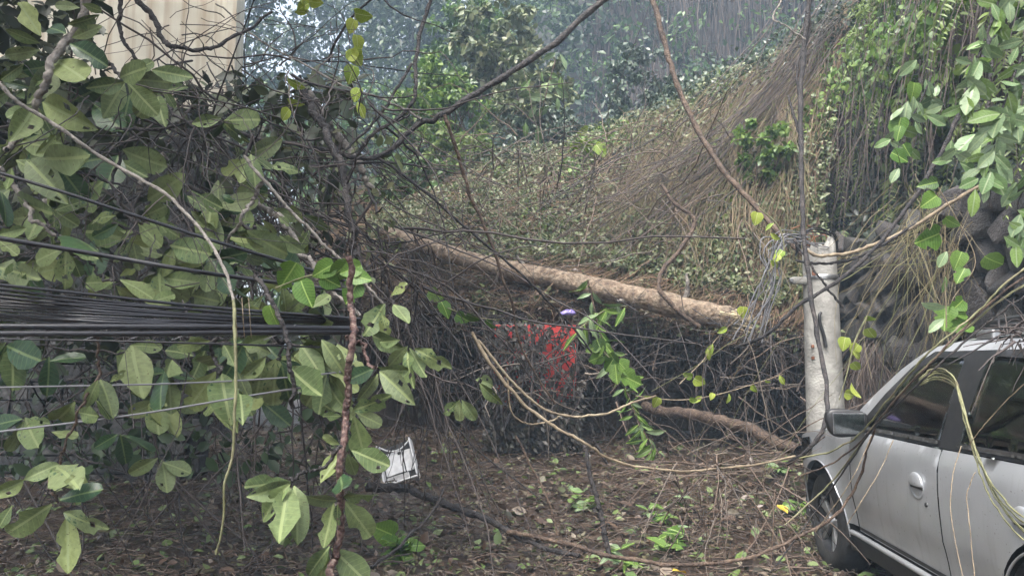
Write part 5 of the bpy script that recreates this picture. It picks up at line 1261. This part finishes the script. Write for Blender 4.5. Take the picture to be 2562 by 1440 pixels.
tangle('stem_curtain', 'curtain of thin dark stems hanging beside the hollow', 50, ((960, 1150), (720, 930), (5.0, 7.0)), (.6, 1.4), (.003, .007), 'twig_dark', (.15, 0, -1.0), .3, curl=.5)
tangle('shade_twigs', 'dark twigs in the shade behind the leaves on the left', 420, ((-60, 760), (150, 1150), (4.6, 7.6)), (.4, 1.6), (.003, .009), 'twig_dark', (.2, 0, -.4), .7)
tangle('hollow_twigs', 'fine dark twigs strung in front of the hollow under the heap', 130, ((1180, 1960), (740, 930), (7.5, 10.0)), (.4, 1.4), (.002, .005), 'twig_dark', (.3, -.1, -.4), .7)  # dark twig colour stands in for shade in the hollow
tangle('wall_vines', 'sheaf of tan and olive vines slanting down the stone wall behind the car', 150, ((2260, 2480), (420, 640), (7.1, 7.8)), (.6, 2.1), (.0016, .004), 'vine_sheaf', (-.42, 0, -.9), .30, K=12, curl=.55)
tangle('pole_foot_straw', 'brush of brown straw between the pole and the bonnet', 130, ((2130, 2210), (830, 920), (7.3, 8.0)), (.5, .9), (.003, .007), 'root_dark', (-.1, 0, -1.0), .28, curl=.15)
tangle('ground_twigs', 'loose twigs lying in front of the car wheel', 150, ((1650, 2000), (1120, 1300), (5.2, 7.4)), (.4, 1.3), (.002, .006), 'twig', (0, 0, -.2), .6)
tangle('slope_sticks', 'dead sticks poking out of the landslide slope', 520, ((1040, 1900), (330, 640), (10.6, 13.0)), (.5, 2.2), (.003, .010), 'twig', (-.35, -.2, -.1), .6, curl=.6)
tangle('roof_twigs', 'heap of wet twigs on the car roof', 60, ((2500, 2640), (830, 850), (2.9, 3.3)), (.08, .24), (.002, .005), 'twig_dark', (0, 0, -.1), .8)

tangle('front_twigs', 'thin dark twigs threading between the pale leaves on the left', 150, ((-40, 900), (20, 760), (3.0, 3.8)), (.2, .8), (.0012, .0035), 'twig_dark', (.4, 0, -.5), .6, K=12, curl=.8)
tangle('hollow_sticks', 'broken sticks and stems heaped in the hollow under the heap', 170, ((1180, 2000), (900, 1010), (9.4, 11.6)), (.4, 1.5), (.004, .012), 'twig', (.2, -.2, .25), .6, K=10, curl=.7)
# shaded leaves filling the crown behind the built rosettes
def leaf_cloud(name, label, n, box_, size, mat, tpl=T4):
    pos = np.array([P(a, b, c) for a, b, c in zip(rng.uniform(*box_[0], n), rng.uniform(*box_[1], n), rng.uniform(*box_[2], n))])
    pos = pos[pos[:, 2] > .15]
    k = fbm(pos, 1.1) + rng.normal(0, .25, len(pos)) > -.1; pos = pos[k]; n = len(pos)
    return stuff(name, label, [leaves(pos, rng.uniform(*size, n), rv(n, .7) + np.array((0, 0, -.6)), rv(n, .7) + np.array((0, -.4, .5)), tpl)], M[mat])
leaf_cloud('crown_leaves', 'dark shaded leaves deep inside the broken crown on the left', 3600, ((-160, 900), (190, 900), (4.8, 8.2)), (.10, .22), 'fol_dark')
n = 1300
cpos = np.array([P(a, b, c) for a, b, c in zip(rng.uniform(-260, 250, n), rng.uniform(-400, 300, n), rng.uniform(4.4, 7.5, n))])
n = 7500     # unseen leaves added overhead to block sky light over the left side
ox = rng.uniform(-9, -1.0, n); oy = rng.uniform(1.0, 10.5, n); oz = 1.9 + .50 * oy + rng.uniform(.15, 3.2, n) ** 1.0
opos = np.stack([ox, oy, oz], -1); opos = opos[(fbm(opos, .7) + rng.normal(0, .3, n) > -.25)]
cpos = np.vstack([cpos, opos]); n = len(cpos)
stuff('corner_and_shade_leaves', 'dark leaves of the crown behind the grey branch in the top left corner, plus unseen leaves added overhead for shade', [leaves(cpos, np.where(np.arange(n) < 1300, rng.uniform(.10, .22, n), rng.uniform(.18, .36, n)), rv(n, .7) + np.array((0, 0, -.6)), rv(n, .6) + np.array((0, -.3, .7)), T4)], M['fol_dark'])
leaf_cloud('understorey_leaves', 'dim leaves in the shadow low on the left', 1500, ((-100, 900), (850, 1180), (5.2, 8.4)), (.06, .16), 'fol_tree')
leaf_cloud('twig_leaves', 'small yellow green leaves between the twigs in the upper centre', 900, ((520, 1000), (330, 700), (4.9, 6.6)), (.05, .11), 'fol_slope')

# ------------------------------------------------------------------ litter on the ground
def litter(name, label, n, xr, yr, size, mat, tpl, zoff=.02, pw=1.0):
    x = rng.uniform(*xr, n); y = yr[0] + (yr[1] - yr[0]) * rng.uniform(0, 1, n) ** pw
    pos = np.stack([x, y, ground_z(x, y) + rng.uniform(.004, zoff, n)], -1)
    d = rv(n, 1.0); d[:, 2] *= .3
    return stuff(name, label, [leaves(pos, rng.uniform(*size, n), d, rv(n, .35) + np.array((0, 0, 1.0)), tpl)], M[mat])
litter('leaf_litter', 'wet brown leaf litter covering the street', 30000, (-6.5, 6), (3.6, 13), (.025, .085), 'litter', T2, .05, 1.4)
litter('large_litter', 'larger dead leaves lying on the litter', 1500, (-6, 5), (3.8, 12), (.08, .15), 'litter', T4, .07, 1.3)
litter('green_litter', 'torn green leaves scattered on the litter', 2200, (-6, 5), (3.8, 11), (.04, .13), 'litter_green', T4, .07, 1.3)
n = 7000; x = rng.uniform(-6, 5.5, n); y = 3.6 + 9 * rng.uniform(0, 1, n) ** 1.4; K = 5
a = rng.uniform(0, 6.28, n); L_ = rng.uniform(.06, .5, n) ** 1.2; t = np.linspace(-.5, .5, K)
pt = np.stack([x[:, None] + np.cos(a)[:, None] * L_[:, None] * t, y[:, None] + np.sin(a)[:, None] * L_[:, None] * t, np.zeros((n, K))], -1) + np.cumsum(rng.normal(0, .008, (n, K, 3)), axis=1)
pt[..., 2] = ground_z(pt[..., 0], pt[..., 1]) + rng.uniform(.01, .06, (n, 1)) + np.abs(rng.normal(0, .02, (n, K)))
stuff('ground_twig_litter', 'broken twigs strewn over the wet ground', [tubes(pt, rng.uniform(.0015, .006, (n, 1)), 3)], M['twig'])

# ------------------------------------------------------------------ single small things
def on_ground(px, py):
    d = EYE * F / (py - HOR)
    for _ in range(8):
        g = P(px, py, d); d = (EYE - gz(g)) * F / (py - HOR)
    p = P(px, py, d); p[2] = gz(p); return p
def ground_leaf(label, px, py, L, mat, ang, cat='leaf', lift=.05):
    p = on_ground(px, py)
    me = leaf_mesh('fallen_leaf', ell, M[mat], M[mat], .2, .35, .3, seed=int(px))
    o = obj('fallen_leaf', me, None); o.location = (p[0], p[1], p[2] + lift); o.scale = (L * 1.3, L, L); o.rotation_euler = (math.radians(28), math.radians(10), ang)
    return tag(o, label, cat)
ground_leaf('orange leaf lying on the litter left of the pole foot', 1968, 1040, .26, 'orange', 1.2, lift=.08)
ground_leaf('golden yellow leaf lying by the front wheel', 1970, 1285, .17, 'yellowleaf', .3)
ground_leaf('pale yellow leaf at the bottom edge near the car', 1716, 1432, .13, 'yellowleaf', 2.2)
ground_leaf('orange leaf caught on the pale curving vine', 1352, 1020, .2, 'orange', 1.0, lift=.45)

# white metal casing thrown on the litter
cp = on_ground(1010, 1205); cp[1] -= .1
cas = thing('metal_casing', 'small white metal casing tipped up on the litter in the shade', 'box', cp)
rt = Matrix.Rotation(math.radians(-18), 4, 'Y') @ Matrix.Rotation(math.radians(-25), 4, 'X')
def cpart(name, c, s, mat, bev=.004):
    o = bm_obj(name, box((0, 0, 0), s, bev), M[mat], cas); o.matrix_local = Matrix.Translation((0, 0, .05)) @ rt @ Matrix.Translation(c); return o
cpart('back_panel', (0, .06, .24), (.36, .02, .46), 'black')
cpart('side_rim', (-.19, .0, .24), (.018, .14, .48), 'white'); cpart('side_rim', (.19, .0, .24), (.018, .14, .44), 'white'); cpart('bottom_rim', (0, 0, .0), (.38, .14, .018), 'white')
cpart('cover_plate', (-.055, .035, .25), (.22, .02, .26), 'white'); cpart('cover_plate', (.115, .035, .24), (.09, .02, .25), 'white'); cpart('lower_plate', (-.04, .035, .06), (.26, .02, .09), 'steel')
cpart('knob', (.03, .02, .345), (.04, .02, .03), 'black', .006)
V, Fs = tube1([(-.19, .0, .49), (-.08, .0, .40), (.05, .0, .38), (.19, .0, .46)], .008, .008, 16, 6); o = obj('top_edge', new_mesh('top_edge', V, Fs), M['white'], cas); o.matrix_local = Matrix.Translation((0, 0, .05)) @ rt

# upright red panel half buried in debris under the lip of the heap
PD = 10.35
wp = P(1345, 1036, PD); wp[2] = gz(wp)
ct = thing('red_panel', 'upright red painted panel half hidden by dark debris under the fallen trunk', 'panel', wp)
p0 = P(1236, 812, PD) - wp; p1 = P(1443, 1036, PD) - wp
zt = p0[2]
zm = (P(1345, 962, PD) - wp)[2] - .25
bm_obj('sheet', box(((p0[0] + p1[0]) / 2, .03, (zt + zm) / 2), (p1[0] - p0[0], .05, zt - zm), .006), M['red'], ct)
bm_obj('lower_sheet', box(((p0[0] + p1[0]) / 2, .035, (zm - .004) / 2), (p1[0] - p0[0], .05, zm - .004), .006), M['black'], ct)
bm_obj('edge_post', box((p1[0] + .012, .03, zt / 2), (.03, .09, zt + .03), .004), M['black'], ct)
bm_obj('bottom_rail', box(((p0[0] + p1[0]) / 2, .0, .05), (p1[0] - p0[0] - .01, .05, .11), .004), M['black'], ct)
n = 5000
ax_ = rng.uniform(1205, 1455, n); ay_ = rng.uniform(806, 1120, n)
hide = .80 - .60 * np.clip((ax_ - 1335) / 30, 0, 1) * np.clip((1000 - ay_) / 80, 0, 1) + .42 * np.sin(ax_ * .17 + ay_ * .085)
kk = rng.uniform(0, 1, n) < hide
pos = np.array([P(a, b, PD - rng.uniform(.06, .35)) for a, b in zip(ax_[kk], ay_[kk])]); m = len(pos)
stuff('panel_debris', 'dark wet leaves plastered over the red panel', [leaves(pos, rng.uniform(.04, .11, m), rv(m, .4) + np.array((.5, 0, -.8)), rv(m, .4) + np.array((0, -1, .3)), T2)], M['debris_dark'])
n = 110; K = 8
st = np.array([P(a, b, PD - rng.uniform(.1, .5)) for a, b in zip(rng.uniform(1230, 1460, n), rng.uniform(790, 980, n))])
dv_ = np.array((-.45, -.05, -.8)) + rv(n, .35); pt = st[:, None] + dv_[:, None] * (rng.uniform(.2, .8, n)[:, None] * np.linspace(0, 1, K)[None])[..., None] + np.cumsum(rng.normal(0, .012, (n, K, 3)), axis=1)
stuff('panel_twigs', 'dark twigs slanting across the red panel', [tubes(pt, rng.uniform(.004, .011, (n, 1)), 4)], M['twig_dark'])
pu = P(1420, 790, 9.6); V, Fs = lathe([(.001, .0), (.08, .01), (.12, .04), (.10, .09), (.04, .12), (.001, .125)], 14)
V = V * np.array((.9, .7, .6)) + (fbm(V, 14) * .045)[:, None] * np.array((1, .3, .8))
tag(wobj('plastic_scrap', V + pu, Fs, M['purple']), 'crumpled purple plastic scrap above the red paint', 'plastic')

# ------------------------------------------------------------------ mist over the whole place
hz = tag(bm_obj('haze', box((0, 4, 15.4), (136, 136, 34.0)), None), 'pale wet mist in the air', kind='stuff')
hm = bpy.data.materials.new('mist'); hm.use_nodes = True; hn = hm.node_tree.nodes; hn.remove(hn['Principled BSDF'])
pv = hn.new('ShaderNodeVolumePrincipled'); pv.inputs['Color'].default_value = (.50, .66, .84, 1); pv.inputs['Density'].default_value = .0038; pv.inputs['Anisotropy'].default_value = 0.0
hm.node_tree.links.new(pv.outputs[0], hn['Material Output'].inputs['Volume']); hz.data.materials.append(hm)
